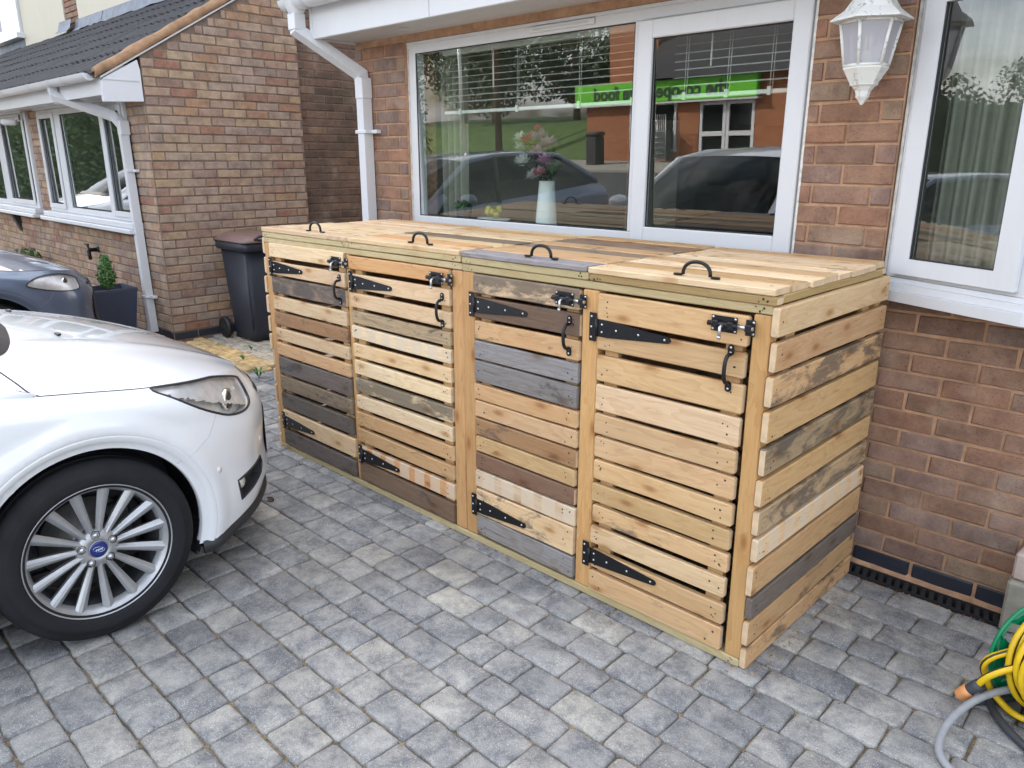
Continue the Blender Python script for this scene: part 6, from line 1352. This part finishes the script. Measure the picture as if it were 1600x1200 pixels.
tx = text_mesh('the co-operative food', .62, .004, 0, .018); tx.materials.append(simple('sign_letters', s2l((24, 44, 40)), .5)); link('lettering', tx, sg_, loc=(-12.2, -19.712, SZ + 2.36), rot=(math.pi / 2, 0, math.pi))
b = MB(); y_ = -20.02
for a, c in ((-10.65, -9.65), (-9.65, -8.62)): frame_rect(b, a + .01, c - .01, SZ, SZ + 1.95, .11, y_ - .06, y_); b.box((a + .12, y_ - .06, SZ + .85), (c - .12, y_, SZ + 1.0))
b.box((-10.65, y_ - .06, SZ + 1.96), (-8.62, y_, SZ + 2.1)); frame_rect(b, -13.5, -11.52, SZ + .36, SZ + 2.0, .08, y_ - .05, y_ + .06); b.build('shopfront_frame', MAT['upvc'], shop)
b = MB(); b.box((-10.6, -20.12, SZ), (-8.65, -20.09, SZ + 1.95)); b.box((-13.45, -20.12, SZ + .4), (-11.55, -20.09, SZ + 1.95)); b.build('shop_glass', simple('dark_shop_glass', (.015, .018, .02), .08), shop)
b = MB(); b.add([(-13.3, -20.03, SZ + .45), (-12.4, -20.03, SZ + .45), (-12.4, -20.03, SZ + 1.9), (-13.3, -20.03, SZ + 1.9)], [(3, 2, 1, 0)]); b.build('poster', simple('poster_paper', s2l((206, 190, 178)), .6, 0, .3, 2), shop)
cg = empty('stock_cage', (-11.9, -19.4, SZ), 'wire stock cage trolley outside the shop window', 'trolley')
b = MB()
for k in range(9): b.tube([(-12.25 + .085 * k, -19.4, SZ + .15), (-12.25 + .085 * k, -19.4, SZ + 1.6)], .008, 5)
for k in range(9): b.tube([(-12.25, -19.4, SZ + .15 + .18 * k), (-11.57, -19.4, SZ + .15 + .18 * k)], .008, 5)
for x_ in (-12.25, -11.57):
    for yy_ in (-19.4, -19.9): b.tube([(x_, yy_, SZ + .02), (x_, yy_, SZ + 1.6)], .015, 6)
b.build('mesh_panel', MAT['steel'], cg); b = MB(); b.box((-12.2, -19.85, SZ + .15), (-11.6, -19.45, SZ + 1.1), 0, .05); b.build('goods', simple('goods', s2l((70, 80, 84)), .7, 0, .5, 4), cg)
lb = MB(); lb.box((-14.3, -18.9, SZ - .1), (-13.8, -18.4, SZ + .95), 0, .05); lb.box((-14.33, -18.93, SZ + .96), (-13.77, -18.37, SZ + 1.12), 0, .06); o = lb.build('litter_bin', MAT['trim']); tag(o, 'black litter bin on the far pavement by the shop', 'bin')
def pole(nm, x, y, h, r, label, cat, mat):
    b = MB(); z = gz(y); b.tube([(x, y, z), (x, y, z + h * .5), (x, y, z + h)], [r, r * .85, r * .65], 10)
    if cat == 'lamp post': b.tube([(x, y, z + h), (x + .3, y + .2, z + h + .25), (x + 1.0, y + .8, z + h + .3)], .05, 8); b.box((x + .8, y + .6, z + h + .22), (x + 1.4, y + .95, z + h + .36), 0, .04)
    else: b.box((x - .9, y - .05, z + h - .5), (x + .9, y + .05, z + h - .38))
    o = b.build(nm, mat); tag(o, label, cat)
pole('telegraph_pole', -19.9, -19.6, 8.5, .16, 'brown wooden telegraph pole across the road left of the shop', 'pole', MAT['stem']); pole('lamp_post', -21.6, -19.2, 7.0, .09, 'tall slim grey lamp post across the road', 'lamp post', MAT['steel'])
b = MB(); n = 40; rnd = random.Random(9)
b.grid([[(-60 + 44 * i / n, yy_ + rnd.uniform(-.1, .1), gz(-21) + zz_ + rnd.uniform(-.06, .06)) for i in range(n + 1)] for yy_, zz_ in ((-20.4, -.1), (-20.8, .35), (-22.2, 1.15), (-25, 1.5), (-34, 1.8))]); o = b.build('grass_bank', simple('grass', (.07, .125, .03), .9, 0, .4, 3, .8, 30)); tag(o, kind='structure')
for i, (x, y, h, r) in enumerate(((-21, -26, 6.6, 2.8), (-25.5, -25, 8.0, 3.3), (-30, -27, 9.0, 3.8), (-18.2, -27, 5.0, 2.1), (-35.5, -26, 9.0, 3.8), (-41, -28, 10, 4.2), (-4.0, -29, 7.5, 3.4), (2.0, -30, 8.5, 3.8), (9, -29, 8, 3.6), (16, -30, 9, 4.0), (-30, -6, 6.5, 3.0), (-36, -10, 8, 4.0), (-27, -12.5, 5.5, 2.6), (-40, -3, 8, 4.0))):
    e = empty('tree', (x, y, gz(y) + 1.0), ['dark leafy tree directly left of the shop beyond the telegraph pole', 'broad dark tree second along the far bank', 'tall dark tree third along the far bank', 'low bushy tree against the shop gable', 'dark tree fifth along the far bank', 'large tree at the far end of the bank', 'tree behind the right end of the shop', 'tree second right of the shop', 'tree third right of the shop', 'tree fourth right of the shop', 'dark tree on the near side of the road far left', 'tall tree farthest down the road on the left', 'small tree by the near pavement far left', 'large tree behind the neighbouring gardens'][i], 'tree', 'trees across the road')
    b = MB(); z0 = gz(y); b.tube([(x, y, z0), (x + .1, y, z0 + h * .35), (x, y + .1, z0 + h * .7)], [.22, .16, .07], 8)
    for k in range(6): a = rnd.uniform(0, 6.28); b.tube([(x, y, z0 + h * (.3 + .06 * k)), (x + r * .6 * math.cos(a), y + r * .6 * math.sin(a), z0 + h * (.5 + .07 * k))], [.08, .03], 6)
    b.build('trunk', MAT['stem'], e); b = MB()
    for k in range(16):
        d = Vector((rnd.gauss(0, 1), rnd.gauss(0, 1), rnd.gauss(0, .9))).normalized() * rnd.uniform(.3, .8); c = (x + d.x * r, y + d.y * r, z0 + h * .6 + d.z * h * .38); leaves(b, c, (r * .42, r * .42, r * .36), 330, .14, rnd)
    b.build('crown', MAT['leaf_dark'], e)

# a second pale car two drives along, seen only in the neighbour's panes
def copy_tree(o, parent=None):
    c = o.copy(); C.objects.link(c); c.parent = parent
    if parent is not None: c.matrix_parent_inverse = o.matrix_parent_inverse.copy()
    for ch in list(o.children): copy_tree(ch, c)
    return c
sc_ = copy_tree(wc); sc_.name = 'silver_car'; sc_.location = (-10.6, -1.1, 0); tag(sc_, 'pale hatchback parked two drives along, mirrored in the neighbour window', 'car')

# hedge down the street on the near side
hg = empty('hedge', (-21, -7, 0), 'tall clipped dark hedge far left, mirrored in the neighbour window', 'hedge')
b = MB(); rnd = random.Random(21)
for k in range(11000):
    yy_ = rnd.uniform(-16, 1.5); zz_ = rnd.uniform(.05, 3.4); p = Vector((-20.2 + rnd.gauss(0, .12) - .25 * (zz_ / 3.4) ** 3, yy_, zz_)); n_ = Vector((1, rnd.uniform(-1, 1), rnd.uniform(-.4, 1))).normalized(); t1 = n_.cross(Vector((rnd.uniform(-1, 1), rnd.uniform(-1, 1), 1))).normalized(); t2 = n_.cross(t1); s_ = rnd.uniform(.05, .11)
    b.add([p - t1 * s_, p + t2 * s_ * .5, p + t1 * s_, p - t2 * s_ * .5], [(0, 1, 2, 3)])
b.build('foliage', MAT['leaf_dark'], hg); b = MB(); b.box((-21.6, -16, 0), (-20.35, 1.5, 3.3), 0, .2); b.build('inner_branches', MAT['leaf_dark'], hg)

# sand, grit and leaf crumbs swept against the store, the wall and into the joints
b = MB(); rnd = random.Random(77)
for k in range(1500):
    m = rnd.random()
    if m < .35: p = (rnd.uniform(-.1, 2.95), -.004 - abs(rnd.gauss(0, .03)))
    elif m < .5: p = (2.93 + abs(rnd.gauss(0, .03)), rnd.uniform(0, .86))
    elif m < .62: p = (rnd.uniform(2.95, 3.9), .862 - abs(rnd.gauss(0, .03)))
    else: p = (rnd.uniform(.2, 4.0), rnd.uniform(-1.8, .8))
    if .0 < p[0] < 2.915 and p[1] > 0: continue
    s_ = rnd.uniform(.0012, .0042); a = rnd.uniform(0, 6.28); z = .001
    ring = [(p[0] + s_ * math.cos(a + t), p[1] + s_ * rnd.uniform(.5, 1) * math.sin(a + t), z) for t in (0, 1.6, 3.1, 4.7)]
    q = len(b.v); b.v += ring + [(p[0], p[1], z + s_ * .7)]; fs_ = [(q, q + 1, q + 4), (q + 1, q + 2, q + 4), (q + 2, q + 3, q + 4), (q + 3, q, q + 4)]; b.f += fs_; mi = rnd.choice((0, 0, 1, 2)); b.m += [mi] * 4; b.sm += [False] * 4
o = b.build('grit', [simple('sand_grain', s2l((176, 140, 96)), .9), simple('leaf_crumb', s2l((84, 60, 42)), .9), simple('grit_grey', s2l((130, 128, 124)), .9)]); tag(o, kind='stuff'); o['label'] = 'scattered sand grains and leaf crumbs on the paving'
